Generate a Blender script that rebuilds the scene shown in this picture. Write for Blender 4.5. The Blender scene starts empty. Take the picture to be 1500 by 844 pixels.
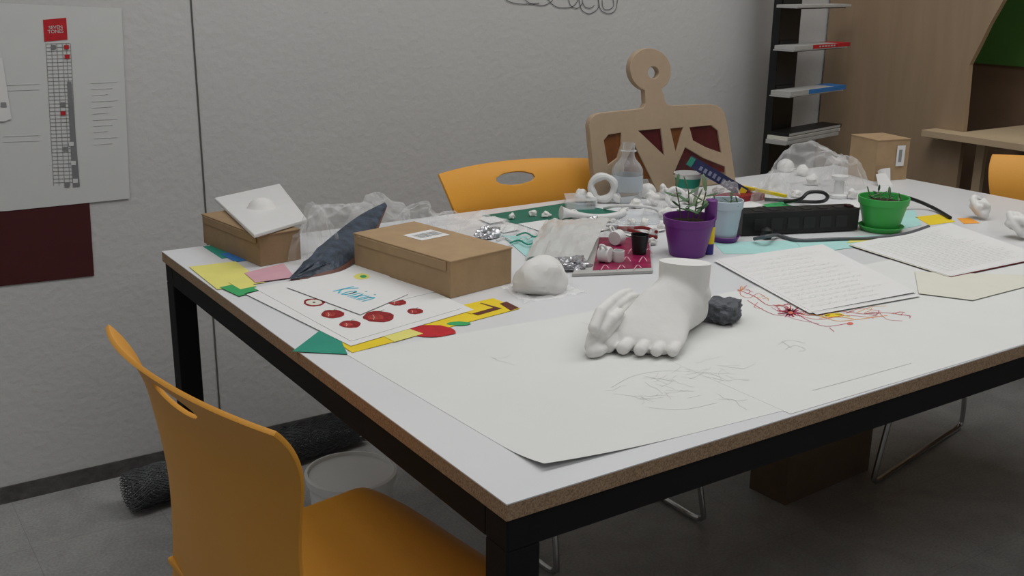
import bpy, bmesh, math, random
from mathutils import Vector, Matrix, noise
random.seed(7)
CH=1.30; TZ=0.75; F=1550.0
DX=Vector((2400,-427,1550)).normalized()
DY=Vector((-1085,-474,1550)); DY=(DY-DX*DY.dot(DX)).normalized()
DZ=DX.cross(DY)
def ray(u,v):
    r=Vector((u-750,v-422,F)); return r.dot(DX),r.dot(DY),r.dot(DZ)
def P(u,v,z=TZ):
    a,b,c=ray(u,v); t=(z-CH)/c; return Vector((a*t,b*t,z))
def Q(u,v,h): return P(u,v,TZ+h)
def PY(u,v,Y):
    a,b,c=ray(u,v); t=Y/b; return Vector((a*t,Y,CH+c*t))
def PX(u,v,X):
    a,b,c=ray(u,v); t=X/a; return Vector((X,b*t,CH+c*t))
def S(u,v,z=TZ): return (z-CH)/ray(u,v)[2]
def HZ(c,v2):
    k=(v2-422)/F; X,Y=c[0],c[1]
    return CH+(DX[1]*X+DY[1]*Y-k*(DX[2]*X+DY[2]*Y))/(k*DZ[2]-DZ[1])
def away(p): return Vector((p.x,p.y,0)).normalized()
def base(u,vb,rpx,z=TZ):
    p=P(u,vb,z); r=rpx*S(u,vb,z); return p+away(p)*r, r

# ---------------- materials ----------------
def lin(c):
    o=[]
    for x in c:
        x/=255.0; o.append(x/12.92 if x<=0.04045 else ((x+0.055)/1.055)**2.4)
    return o
def mat(name,rgb,rough=0.6,var=0.08,scale=20,bump=0.0,bscale=80,metal=0.0,spec=0.4,trans=0.0,coat=0):
    m=bpy.data.materials.new(name); m.use_nodes=True
    nt=m.node_tree; b=nt.nodes['Principled BSDF']; L=nt.links
    c=lin(rgb)
    tc=nt.nodes.new('ShaderNodeTexCoord')
    n=nt.nodes.new('ShaderNodeTexNoise'); n.inputs['Scale'].default_value=scale; n.inputs['Detail'].default_value=6
    L.new(tc.outputs['Object'],n.inputs['Vector'])
    cr=nt.nodes.new('ShaderNodeValToRGB')
    cr.color_ramp.elements[0].position=0.3; cr.color_ramp.elements[1].position=0.7
    cr.color_ramp.elements[0].color=[x*(1-var) for x in c]+[1]
    cr.color_ramp.elements[1].color=[min(1,x*(1+var)) for x in c]+[1]
    L.new(n.outputs['Fac'],cr.inputs['Fac']); L.new(cr.outputs['Color'],b.inputs['Base Color'])
    b.inputs['Roughness'].default_value=rough; b.inputs['Metallic'].default_value=metal
    b.inputs['Specular IOR Level'].default_value=spec
    b.inputs['Transmission Weight'].default_value=trans
    b.inputs['Coat Weight'].default_value=coat
    if bump>0:
        n2=nt.nodes.new('ShaderNodeTexNoise'); n2.inputs['Scale'].default_value=bscale; n2.inputs['Detail'].default_value=5
        L.new(tc.outputs['Object'],n2.inputs['Vector'])
        bp=nt.nodes.new('ShaderNodeBump'); bp.inputs['Strength'].default_value=bump; bp.inputs['Distance'].default_value=0.01
        L.new(n2.outputs['Fac'],bp.inputs['Height']); L.new(bp.outputs['Normal'],b.inputs['Normal'])
    return m
def clear(name,tint=(235,238,240),fac=0.16,rough=0.12,edge=0.55,base_=(215,215,215)):
    m=bpy.data.materials.new(name); m.use_nodes=True
    nt=m.node_tree; nt.nodes.clear(); L=nt.links
    out=nt.nodes.new('ShaderNodeOutputMaterial'); tr=nt.nodes.new('ShaderNodeBsdfTransparent')
    tr.inputs['Color'].default_value=lin(tint)+[1]
    p=nt.nodes.new('ShaderNodeBsdfPrincipled'); p.inputs['Base Color'].default_value=lin(base_)+[1]
    p.inputs['Roughness'].default_value=rough; p.inputs['Specular IOR Level'].default_value=1.0
    lw=nt.nodes.new('ShaderNodeLayerWeight'); lw.inputs['Blend'].default_value=0.35
    mr=nt.nodes.new('ShaderNodeMapRange'); mr.inputs['To Min'].default_value=fac; mr.inputs['To Max'].default_value=min(1,fac+edge)
    L.new(lw.outputs['Facing'],mr.inputs['Value'])
    mx=nt.nodes.new('ShaderNodeMixShader'); L.new(mr.outputs['Result'],mx.inputs['Fac'])
    L.new(tr.outputs[0],mx.inputs[1]); L.new(p.outputs[0],mx.inputs[2]); L.new(mx.outputs[0],out.inputs['Surface'])
    return m
M_wall=mat('painted_fibreboard',(196,196,195),0.9,0.03,2.5,0.2,55)
M_ceil=mat('ceiling_paint',(205,205,205),0.9,0.02)
M_base=mat('rubber_baseboard',(84,82,80),0.7,0.3,18,0.5,40)
M_seam=mat('dark_seam',(90,88,84),0.9)
M_lam=mat('white_laminate',(216,217,219),0.35,0.015,6,0,80,0,0.4)
M_steel=mat('black_steel',(24,24,25),0.7,0.1,20,0,80,0,0.15)
M_orange=mat('orange_plastic',(222,156,56),0.5,0.03,5,0.05,300)
M_chrome=mat('chrome',(190,190,190),0.18,0.02,10,0,80,1.0)
M_kraft=mat('kraft_cardboard',(168,141,108),0.85,0.07,30,0.06,150)
M_kraft2=mat('kraft_cardboard_dark',(150,124,94),0.85,0.08,30,0.06,150)
M_kraft3=mat('kraft_cardboard_darker',(98,80,64),0.9,0.08,30,0.06,150)  # darker brown, for the box under the table
M_paper=mat('paper_white',(222,222,221),0.85,0.015,12,0.03,30)
M_paper2=mat('drawing_paper',(217,218,216),0.85,0.015,8,0.03,20)
M_cream=mat('cream_paper',(216,215,202),0.85,0.02)
M_poster=mat('poster_paper',(206,207,206),0.7,0.015)
M_maroon=mat('maroon_card',(70,22,24),0.8,0.08)
M_red=mat('red_ink',(186,32,40),0.7,0.15,60)
M_coral=mat('coral_ink',(212,110,96),0.7,0.15,60)
M_magi=mat('magenta_ink',(190,50,96),0.7,0.15,60)
M_apple=mat('apple_print',(140,32,36),0.85,0.35,120)
M_apple2=mat('apple_print_light',(168,60,54),0.85,0.35,120)
M_dkred=mat('dark_red_ink',(120,26,28),0.7,0.2,90)
M_ink=mat('grey_ink',(140,140,142),0.9)
M_lt=mat('pencil_light',(188,188,186),0.9)
M_lt2=mat('pencil_faint',(200,200,198),0.9)
M_black=mat('black_plastic',(20,20,21),0.45,0.1)
M_yellow=mat('yellow_paper',(228,200,44),0.8,0.04)
M_ltyel=mat('pale_yellow_paper',(222,215,120),0.8,0.04)
M_green=mat('green_paper',(60,160,96),0.8,0.05)
M_teal=mat('teal_paper',(44,142,120),0.8,0.05)
M_aqua=mat('aqua_paper',(170,214,210),0.8,0.04)
M_pink=mat('pink_paper',(206,160,170),0.8,0.05)
M_blue=mat('blue_plastic',(50,120,190),0.5,0.05)
M_cyan=mat('cyan_ink',(84,190,212),0.7,0.05)
M_orangep=mat('orange_paper',(236,160,60),0.8,0.05)
M_brown=mat('brown_paper',(96,50,38),0.8,0.05)
M_plaster=mat('plaster',(222,221,218),0.8,0.02,25,0.08,60)
M_white=mat('white_plastic',(220,220,219),0.4,0.02)
M_book=mat('book_block',(176,175,172),0.8,0.05)
M_clay=mat('grey_clay',(98,100,106),0.85,0.25,60,0.9,110)
M_purple=mat('purple_plastic',(104,44,124),0.4,0.04)
M_gpot=mat('green_pot_plastic',(60,166,76),0.4,0.04)
M_bpot=mat('pale_blue_pot',(190,204,216),0.4,0.04)
M_soil=mat('soil',(50,38,30),0.95,0.4,90,0.9,90)
M_leaf=mat('leaf',(82,116,80),0.5,0.2,30)
M_leaf2=mat('leaf_pale',(104,124,92),0.5,0.2,30)
M_stem=mat('stem',(90,86,54),0.7)
M_navy=mat('blue_grey_print',(56,66,80),0.4,0.5,50,0.4,60)
M_mag=mat('magenta_print',(140,26,72),0.4,0.4,35)
M_bag=clear('clear_plastic',(254,254,254),0.055,0.12,0.45,(252,252,252))
M_film=clear('milky_film',(224,224,220),0.42,0.25,.5,(228,228,226))
M_bottle=clear('pet_plastic',(246,248,250),0.12,0.08,0.6,(235,238,240))
M_mat=mat('cutting_mat',(40,108,90),0.7,0.1)
M_buck=mat('milky_bucket',(240,241,240),0.6,0.01)
M_wire=mat('galvanised_wire',(84,86,88),0.5,0.1,20,0,80,0.4)
M_ply=mat('plywood_face',(190,168,138),0.6,0.06,8)
M_dkwood=mat('inner_board',(126,102,82),0.7,0.08,8)
M_amber=mat('amber_panel',(110,66,34),0.2,0.4,18)
M_ruby=mat('ruby_panel',(74,20,22),0.2,0.4,18)
M_green2=mat('green_panel',(72,118,52),0.7,0.05)
M_foil=mat('foil',(204,204,208),0.25,0.1,20,0.5,60,0.9)
def wood(name,a,b2,sc=3,axis='Z'):
    m=bpy.data.materials.new(name); m.use_nodes=True; nt=m.node_tree; L=nt.links; b=nt.nodes['Principled BSDF']
    tc=nt.nodes.new('ShaderNodeTexCoord'); mp=nt.nodes.new('ShaderNodeMapping')
    mp.inputs['Scale'].default_value=(8,8,0.8) if axis=='Z' else (0.8,8,8)
    n=nt.nodes.new('ShaderNodeTexNoise'); n.inputs['Scale'].default_value=sc; n.inputs['Detail'].default_value=8; n.inputs['Distortion'].default_value=0.6
    cr=nt.nodes.new('ShaderNodeValToRGB'); cr.color_ramp.elements[0].position=0.3; cr.color_ramp.elements[1].position=0.7
    cr.color_ramp.elements[0].color=lin(a)+[1]; cr.color_ramp.elements[1].color=lin(b2)+[1]
    L.new(tc.outputs['Object'],mp.inputs['Vector']); L.new(mp.outputs['Vector'],n.inputs['Vector'])
    L.new(n.outputs['Fac'],cr.inputs['Fac']); L.new(cr.outputs['Color'],b.inputs['Base Color']); b.inputs['Roughness'].default_value=0.6
    return m
M_oak=wood('veneer',(154,131,105),(164,141,115))
M_birch=mat('mdf_board',(168,147,123),0.7,0.03,60)
def particle():
    m=bpy.data.materials.new('particle_board'); m.use_nodes=True; nt=m.node_tree; L=nt.links; b=nt.nodes['Principled BSDF']
    tc=nt.nodes.new('ShaderNodeTexCoord'); n=nt.nodes.new('ShaderNodeTexNoise'); n.inputs['Scale'].default_value=420; n.inputs['Detail'].default_value=3
    cr=nt.nodes.new('ShaderNodeValToRGB'); cr.color_ramp.elements[0].position=0.32; cr.color_ramp.elements[1].position=0.68
    cr.color_ramp.elements[0].color=lin((124,100,78))+[1]; cr.color_ramp.elements[1].color=lin((174,146,116))+[1]
    L.new(tc.outputs['Object'],n.inputs['Vector']); L.new(n.outputs['Fac'],cr.inputs['Fac']); L.new(cr.outputs['Color'],b.inputs['Base Color']); b.inputs['Roughness'].default_value=0.85
    return m
M_part=particle()
def floormat():
    m=bpy.data.materials.new('vinyl_tile'); m.use_nodes=True; nt=m.node_tree; L=nt.links; b=nt.nodes['Principled BSDF']
    tc=nt.nodes.new('ShaderNodeTexCoord'); n=nt.nodes.new('ShaderNodeTexNoise'); n.inputs['Scale'].default_value=150; n.inputs['Detail'].default_value=5
    cr=nt.nodes.new('ShaderNodeValToRGB'); cr.color_ramp.elements[0].position=0.34; cr.color_ramp.elements[1].position=0.7
    cr.color_ramp.elements[0].color=lin((148,148,147))+[1]; cr.color_ramp.elements[1].color=lin((170,170,168))+[1]
    n3=nt.nodes.new('ShaderNodeTexNoise'); n3.inputs['Scale'].default_value=5; n3.inputs['Detail'].default_value=10; n3.inputs['Distortion'].default_value=1.5
    cr3=nt.nodes.new('ShaderNodeValToRGB'); cr3.color_ramp.elements[0].position=.3; cr3.color_ramp.elements[0].color=(.80,.80,.80,1); cr3.color_ramp.elements[1].position=.6; cr3.color_ramp.elements[1].color=(1,1,1,1)
    mul=nt.nodes.new('ShaderNodeMixRGB'); mul.blend_type='MULTIPLY'; mul.inputs[0].default_value=1
    br=nt.nodes.new('ShaderNodeTexBrick'); br.offset=0; br.inputs['Scale'].default_value=1.0; br.inputs['Brick Width'].default_value=0.305; br.inputs['Row Height'].default_value=0.305
    br.inputs['Mortar Size'].default_value=0.0008; br.inputs['Mortar'].default_value=lin((136,136,135))+[1]
    L.new(tc.outputs['Object'],n.inputs['Vector']); L.new(tc.outputs['Object'],n3.inputs['Vector']); L.new(tc.outputs['Object'],br.inputs['Vector']); L.new(n.outputs['Fac'],cr.inputs['Fac']); L.new(n3.outputs['Fac'],cr3.inputs['Fac'])
    L.new(cr.outputs['Color'],br.inputs['Color1']); L.new(cr.outputs['Color'],br.inputs['Color2'])
    L.new(br.outputs['Color'],mul.inputs[1]); L.new(cr3.outputs['Color'],mul.inputs[2])
    L.new(mul.outputs[0],b.inputs['Base Color']); b.inputs['Roughness'].default_value=0.5
    return m
M_floor=floormat()

# ---------------- mesh builder ----------------
COL=bpy.context.scene.collection
def smoothpts(pts,k=6,closed=False):
    pts=[Vector(p) for p in pts]; n=len(pts); out=[]
    rng=n if closed else n-1
    for i in range(rng):
        if closed: p0,p1,p2,p3=pts[(i-1)%n],pts[i],pts[(i+1)%n],pts[(i+2)%n]
        else: p0,p1,p2,p3=pts[max(i-1,0)],pts[i],pts[i+1],pts[min(i+2,n-1)]
        for j in range(k):
            t=j/k
            out.append(0.5*((2*p1)+(p2-p0)*t+(2*p0-5*p1+4*p2-p3)*t*t+(3*p1-p0-3*p2+p3)*t**3))
    if not closed: out.append(pts[-1])
    return out
class MB:
    def __init__(s): s.v=[];s.f=[];s.m=[]
    def add(s,vs,fs,mi=0,M=None):
        o=len(s.v)
        s.v+=[tuple(M@Vector(p)) if M else tuple(p) for p in vs]
        s.f+=[tuple(i+o for i in f) for f in fs]; s.m+=[mi]*len(fs)
    def box(s,a,b,mi=0,M=None):
        x0,y0,z0=a;x1,y1,z1=b
        s.add([(x0,y0,z0),(x1,y0,z0),(x1,y1,z0),(x0,y1,z0),(x0,y0,z1),(x1,y0,z1),(x1,y1,z1),(x0,y1,z1)],
              [(3,2,1,0),(4,5,6,7),(0,1,5,4),(1,2,6,5),(2,3,7,6),(3,0,4,7)],mi,M)
    def prism(s,pts,z0,z1,mi=0,M=None):
        n=len(pts)
        s.add([(p[0],p[1],z0) for p in pts]+[(p[0],p[1],z1) for p in pts],
              [tuple(range(n))[::-1],tuple(range(n,2*n))]+[(i,(i+1)%n,n+(i+1)%n,n+i) for i in range(n)],mi,M)
    def rings(s,rs,mi=0,M=None):
        n=len(rs[0]); vs=[p for r in rs for p in r]; fs=[]
        for j in range(len(rs)-1):
            for i in range(n):
                k=(i+1)%n; fs.append((j*n+i,j*n+k,(j+1)*n+k,(j+1)*n+i))
        fs.append(tuple(range(n))[::-1]); fs.append(tuple((len(rs)-1)*n+i for i in range(n)))
        s.add(vs,fs,mi,M)
    def lathe(s,prof,n=36,mi=0,M=None,c=(0,0,0)):
        vs=[];fs=[];c=Vector(c)
        for r,z in prof:
            for i in range(n):
                a=2*math.pi*i/n; vs.append((c.x+r*math.cos(a),c.y+r*math.sin(a),c.z+z))
        for j in range(len(prof)-1):
            for i in range(n):
                k=(i+1)%n; fs.append((j*n+i,j*n+k,(j+1)*n+k,(j+1)*n+i))
        s.add(vs,fs,mi,M)
    def tube(s,pts,r,n=10,mi=0,M=None,closed=False):
        pts=[Vector(p) for p in pts]; N=len(pts); vs=[];fs=[]
        rs=r if isinstance(r,(list,tuple)) else [r]*N
        up=Vector((0,0,1)); prev=None
        for i,p in enumerate(pts):
            if closed: d=pts[(i+1)%N]-pts[i-1]
            else: d=pts[min(i+1,N-1)]-pts[max(i-1,0)]
            d.normalize()
            if prev is None:
                a=d.cross(up)
                if a.length<0.05: a=d.cross(Vector((1,0,0)))
            else: a=prev-d*prev.dot(d)
            a.normalize(); prev=a; b=d.cross(a)
            for k in range(n):
                t=2*math.pi*k/n; vs.append(p+(a*math.cos(t)+b*math.sin(t))*rs[i])
        for i in range(N if closed else N-1):
            j=(i+1)%N
            for k in range(n):
                l=(k+1)%n; fs.append((i*n+k,i*n+l,j*n+l,j*n+k))
        if not closed: fs.append(tuple(range(n))[::-1]); fs.append(tuple((N-1)*n+k for k in range(n)))
        s.add(vs,fs,mi,M)
    def ball(s,c,r,mi=0,M=None,n=14,m=9):
        if not isinstance(r,(list,tuple)): r=(r,r,r)
        vs=[(c[0],c[1],c[2]+r[2])];fs=[]
        for j in range(1,m):
            p=math.pi*j/m
            for i in range(n):
                a=2*math.pi*i/n; vs.append((c[0]+r[0]*math.sin(p)*math.cos(a),c[1]+r[1]*math.sin(p)*math.sin(a),c[2]+r[2]*math.cos(p)))
        vs.append((c[0],c[1],c[2]-r[2])); L=len(vs)-1
        for i in range(n): fs.append((0,1+i,1+(i+1)%n)); fs.append((L,1+(m-2)*n+(i+1)%n,1+(m-2)*n+i))
        for j in range(m-2):
            for i in range(n):
                k=(i+1)%n; fs.append((1+j*n+i,1+(j+1)*n+i,1+(j+1)*n+k,1+j*n+k))
        s.add(vs,fs,mi,M)
    def ribbon(s,pts,w,mi=0,nrm=(0,0,1)):
        pts=[Vector(p) for p in pts]; nrm=Vector(nrm); N=len(pts); vs=[]
        for i,p in enumerate(pts):
            d=(pts[min(i+1,N-1)]-pts[max(i-1,0)]); 
            if d.length<1e-7: d=Vector((1,0,0))
            d.normalize(); a=nrm.cross(d).normalized()*w/2
            vs+= [p+a,p-a]
        s.add(vs,[(2*i,2*i+1,2*i+3,2*i+2) for i in range(N-1)],mi)
    def grid(s,pf,nx,ny,mi=0,th=0.0005,nn=None):
        vs=[pf(i/nx,j/ny) for j in range(ny+1) for i in range(nx+1)]; fs=[]
        W=nx+1; K=len(vs)
        if nn is None:
            nn=(vs[nx]-vs[0]).cross(vs[ny*W]-vs[0]).normalized()
            if nn.z<0: nn=-nn
        vs=vs+[p+nn*th for p in vs]
        for j in range(ny):
            for i in range(nx):
                q=(j*W+i,j*W+i+1,(j+1)*W+i+1,(j+1)*W+i); fs.append(q[::-1]); fs.append(tuple(x+K for x in q))
        edge=[i for i in range(W)]+[j*W+nx for j in range(1,ny+1)]+[ny*W+i for i in range(nx-1,-1,-1)]+[j*W for j in range(ny-1,0,-1)]
        for i in range(len(edge)):
            a,b=edge[i],edge[(i+1)%len(edge)]; fs.append((a,b,b+K,a+K))
        s.add(vs,fs,mi)
    def patch(s,c,nx=10,ny=10,mi=0,lift=None,th=0.0005):
        A,B,C,D=[Vector(p) for p in c]
        nn=(B-A).cross(D-A).normalized()
        if nn.z<0: nn=-nn
        def pf(u,v):
            p=A*(1-u)*(1-v)+B*u*(1-v)+C*u*v+D*(1-u)*v
            if lift:
                l=lift(u,v); p=p+(l if isinstance(l,Vector) else Vector((0,0,l)))
            return p
        s.grid(pf,nx,ny,mi,th,nn)
    def text(s,body,size,M,mi=0):
        c=bpy.data.curves.new('t','FONT'); c.body=body; c.size=size; c.align_x='CENTER'; c.align_y='CENTER'; c.resolution_u=3
        o=bpy.data.objects.new('t',c); COL.objects.link(o)
        dg=bpy.context.evaluated_depsgraph_get(); me=bpy.data.meshes.new_from_object(o.evaluated_get(dg))
        s.add([tuple(v.co) for v in me.vertices],[tuple(p.vertices) for p in me.polygons],mi,M)
        bpy.data.objects.remove(o); bpy.data.meshes.remove(me)
    def build(s,name,mats,label=None,cat=None,parent=None,smooth=True,bevel=0,ang=35,group=None,origin=None,kind=None,recalc=True):
        if origin is None:
            xs=[v[0] for v in s.v];ys=[v[1] for v in s.v];zs=[v[2] for v in s.v]
            origin=Vector(((min(xs)+max(xs))/2,(min(ys)+max(ys))/2,min(zs)))
        origin=Vector(origin)
        me=bpy.data.meshes.new(name); me.from_pydata([Vector(v)-origin for v in s.v],[],s.f)
        if not isinstance(mats,(list,tuple)): mats=[mats]
        for m in mats: me.materials.append(m)
        for p,mi in zip(me.polygons,s.m): p.material_index=mi
        if recalc:
            bm=bmesh.new(); bm.from_mesh(me); bmesh.ops.recalc_face_normals(bm,faces=bm.faces); bm.to_mesh(me); bm.free()
        if smooth:
            for p in me.polygons: p.use_smooth=True
            me.set_sharp_from_angle(angle=math.radians(ang))
        ob=bpy.data.objects.new(name,me); COL.objects.link(ob)
        if parent: ob.parent=parent; ob.location=origin-parent.location
        else: ob.location=origin
        if bevel>0:
            b=ob.modifiers.new('bev','BEVEL'); b.width=bevel; b.segments=2; b.limit_method='ANGLE'
        tag(ob,label,cat,group,kind)
        return ob
def tag(ob,label,cat,group=None,kind=None):
    if label: ob['label']=label
    if cat: ob['category']=cat
    if group: ob['group']=group
    if kind: ob['kind']=kind
def empty(name,loc,label,cat,group=None):
    o=bpy.data.objects.new(name,None); COL.objects.link(o); o.location=loc; o.empty_display_size=0.05; tag(o,label,cat,group); return o
def TM(p1,p2,nrm=(0,0,1)):
    x=(Vector(p2)-Vector(p1)).normalized(); n=Vector(nrm); y=n.cross(x).normalized(); m=Matrix.Identity(4)
    c=(Vector(p1)+Vector(p2))/2
    for i in range(3): m[i][0]=x[i];m[i][1]=y[i];m[i][2]=n[i];m[i][3]=c[i]
    return m

# ---------------- room ----------------
WY=2.71
def struct(name,a,b,m,**k):
    mb=MB(); mb.box(a,b); return mb.build(name,m,kind='structure',smooth=False,**k)
struct('floor',(-1.8,-2.4,-0.05),(4.6,WY,0),M_floor,origin=(0,0,0))
struct('wall_back',(-1.8,WY,0),(4.6,WY+0.1,3.0),M_wall)
struct('wall_right',(4.6,-2.4,0),(4.7,WY,3.0),M_wall)
struct('wall_left',(-1.9,-2.4,0),(-1.8,WY,3.0),M_wall)
struct('wall_front',(-1.8,-2.5,0),(4.6,-2.4,3.0),M_wall)
struct('ceiling',(-1.8,-2.4,3.0),(4.6,WY,3.05),M_ceil)
struct('baseboard_back',(-1.8,WY-0.004,0),(4.6,WY,0.045),M_base)
sx=PY(292,180,WY).x
struct('trim_1',(sx-0.002,WY-0.002,0.046),(sx+0.002,WY,3.0),M_seam)

Yp=WY-0.002
def wallpt(u,v,o=0): return PY(u,v,Yp-o)
def wallpoly(mb,pts,o,mi):
    ps=[wallpt(u,v,o) for u,v in pts]; n=len(ps)
    mb.add(ps+[p+Vector((0,0.0006,0)) for p in ps],[tuple(range(n)),tuple(range(n,2*n))[::-1]]+[(i,(i+1)%n,n+(i+1)%n,n+i) for i in range(n)],mi)
mb=MB()
wallpoly(mb,[(-60,2),(178,12),(190,291),(12,309),(-40,312)],0.002,0)
wallpoly(mb,[(63,29),(97,26),(99,58),(65,61)],0.003,1)
for i in range(38):
    v=64+i*5.5; sk=(v-64)*0.055
    wallpoly(mb,[(67+sk,v),(103+sk*1.0,v-1),(103+sk,v-0.6),(67+sk,v+0.4)],0.003,2)
for u in (67,75,83,91,97,103):
    wallpoly(mb,[(u,64),(u+.5,64),(u+12.0,272),(u+11.5,272)],0.003,2)
wallpoly(mb,[(98.5,120),(104.5,120),(117,273),(107,274)],0.0035,3)
for (u,v,m) in ((75,66,3),(94,66,1),(95,80,1),(89,150,3),(89,163,1),(101,208,4),(93,215,3),(104,236,4),(95,268,3),(107,262,4)):
    wallpoly(mb,[(u,v),(u+7,v),(u+7,v+6),(u,v+6)],0.004,m)
for i in range(11):
    v=122+i*9
    wallpoly(mb,[(133+i*0.5,v),(172-(i%3)*7,v-2),(172-(i%3)*7,v-1.7),(133+i*0.5,v+.3)],0.003,5)
for v in (125,133,200,208):
    wallpoly(mb,[(5,v),(58,v-2),(58,v-1.7),(5,v+.3)],0.003,5)
mw=TM(wallpt(69,41,0.004),wallpt(94,39.5,0.004),(0,-1,0)); mb.text('SEVEN',0.011,mw,4)
mw=TM(wallpt(69,47,0.004),wallpt(94,45.5,0.004),(0,-1,0)); mb.text('TONES',0.011,mw,4)
mb.build('wall_calendar',[M_poster,M_red,M_ink,mat('grey_bar',(124,124,126),.9),M_poster,mat('faint_ink',(200,200,200),0.9)],'tall white paper calendar with red title square pinned on the wall','calendar',smooth=False,recalc=False)
mb=MB(); wallpoly(mb,[(-60,286),(12,309),(131,297),(138,404),(-40,424)],0.0006,0)
mb.build('maroon_card',[M_maroon],'dark maroon paper sheet pinned on the wall under the calendar','paper sheet',smooth=False)
mb=MB(); wallpoly(mb,[(-20,85),(3,85),(17,174),(6,178),(-20,178)],0.005,0); wallpoly(mb,[(1,150),(9,150),(10,157),(1,157)],0.006,1)
mb.build('wall_note',[M_paper,M_ink],'narrow white paper note pinned over the calendar','note',smooth=False,recalc=False)
mb=MB()
cur=[[(735,-8),(745,2),(765,6),(790,5)],[(765,-6),(775,4),(795,8),(808,2),(812,-6)],[(800,-4),(815,10),(838,10),(848,-2)],
     [(832,-6),(836,8),(846,12),(854,4)],[(848,-4),(852,14),(864,20),(876,12),(877,-4)],[(876,-4),(880,14),(892,20),(902,14),(905,-4)],[(882,0),(884,12),(892,14),(899,8),(897,-5)],[(853,0),(856,9),(864,12),(871,8)]]
for c in cur: mb.ribbon(smoothpts([wallpt(u,v,0.0005) for u,v in c]),0.0022,0,(0,-1,0))
mb.build('wall_drawing',[mat('pencil',(96,96,98),0.9)],'pencil outline drawing of toes made on the wall','drawing',smooth=False,recalc=False)

# ---------------- table ----------------
X0,X1,Y0,Y1=0.575,2.631,0.856,2.129
tb=empty('work_table',((X0+X1)/2,(Y0+Y1)/2,0),'large white laminate work table with black steel frame','table')
mb=MB(); mb.box((X0,Y0,TZ-0.0015),(X1,Y1,TZ)); mb.build('table_top',M_lam,parent=tb,smooth=False)
mb=MB(); mb.box((X0,Y0,TZ-0.021),(X1,Y1,TZ-0.0015)); mb.build('top_core',M_part,parent=tb,smooth=False,label='raw particle board edge under the laminate')
fz=TZ-0.021; fh=0.042; i0=0.004
mb=MB(); 
for a,b in (((X0+i0,Y0+i0),(X1-i0,Y0+i0+.045)),((X0+i0,Y1-i0-.045),(X1-i0,Y1-i0)),((X0+i0,Y0+i0+.045),(X0+i0+.045,Y1-i0-.045)),((X1-i0-.045,Y0+i0+.045),(X1-i0,Y1-i0-.045))):
    mb.box((a[0],a[1],fz-fh),(b[0],b[1],fz))
mb.build('frame',M_steel,parent=tb,smooth=False,bevel=0.002)
for x in (X0+i0,X1-i0-.045):
    for y in (Y0+i0,Y1-i0-.045):
        mb=MB(); mb.box((x,y,0.0),(x+.045,y+.045,fz-fh)); mb.build('leg',M_steel,parent=tb,smooth=False,bevel=0.002)

# ---------------- chairs ----------------
ch=empty('stacking_chair',(0,0,0),'orange moulded plastic chair with chrome sled base','chair')
def shell_back():
    nx,ny=64,64; vs=[];fs=[];met=[]
    Ltot=.465; prof=[(-.182,.395)]
    for j in range(ny):
        t=(j+.5)/ny; ph=math.radians(7+ (38*max(0,(t-.74)/.26)**1.2)); dl=Ltot/ny
        y,z=prof[-1]; prof.append((y-math.sin(ph)*dl,z+math.cos(ph)*dl))
    for j in range(ny+1):
        t=j/ny
        if t<0.5: hw=0.180+0.064*(1-t/.5)**1.5
        else:
            q=(t-0.5)/0.5; hw=0.180+0.048*(q*q*(3-2*q))
        for i in range(nx+1):
            s=i/nx*2-1
            m=math.hypot((hw*s)/0.060,(t-.895)/.036)
            tt=t; ss=s
            if 1e-6<m<1.0 and m>0.6:
                ss=s/m; tt=.895+(t-.895)/m; m=1.0
            k=min(ny-1e-6,max(0,tt*ny)); k0=int(k); f=k-k0
            y=prof[k0][0]*(1-f)+prof[min(k0+1,ny)][0]*f; z=prof[k0][1]*(1-f)+prof[min(k0+1,ny)][1]*f
            z-=(0.008*ss*ss)*max(0,(tt-.3)/.7)
            y+=0.038*abs(ss)**2.2*(0.35+0.65*tt)
            vs.append((hw*ss,y,z)); met.append(m)
    W=nx+1
    for j in range(ny):
        for i in range(nx):
            q=(j*W+i,j*W+i+1,(j+1)*W+i+1,(j+1)*W+i)
            if any(met[k]<0.999 for k in q): continue
            if all(abs(met[k]-1)<1e-3 for k in q): continue
            fs.append(q)
    return vs,fs
mb=MB(); a,b=shell_back(); mb.add(a,b); o=mb.build('backrest',M_orange,parent=ch,origin=(0,-.2,.40),ang=80)
sm=o.modifiers.new('s','SOLIDIFY'); sm.thickness=0.006; sm.offset=0; bv=o.modifiers.new('b','BEVEL'); bv.width=0.002; bv.segments=2; bv.limit_method='ANGLE'; bv.angle_limit=0.9
mb=MB(); vs=[];fs=[]; nx,ny=30,30
for j in range(ny+1):
    t=j/ny
    for i in range(nx+1):
        s=i/nx*2-1
        hw=0.228-0.010*(1-t)
        cr=1-0.10*max(0,t-0.75)**1*4*abs(s)**6*0.6
        x=hw*s*(1-0.06*max(0,(t-0.8)/0.2)**2); y=-0.185+0.41*t*cr
        z=0.452+0.012*abs(s)**2.5-0.012*math.sin(math.pi*min(1,t*1.1))*(1-s*s)-0.035*max(0,(t-0.82)/0.18)**2
        vs.append((x,y,z))
W=nx+1
for j in range(ny):
    for i in range(nx): fs.append((j*W+i,j*W+i+1,(j+1)*W+i+1,(j+1)*W+i))
mb.add(vs,fs); o=mb.build('seat',M_orange,parent=ch,origin=(0,0,.45),ang=80)
sm=o.modifiers.new('s','SOLIDIFY'); sm.thickness=0.011; sm.offset=0; bv=o.modifiers.new('b','BEVEL'); bv.width=0.003; bv.segments=2; bv.limit_method='ANGLE'; bv.angle_limit=0.9
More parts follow.
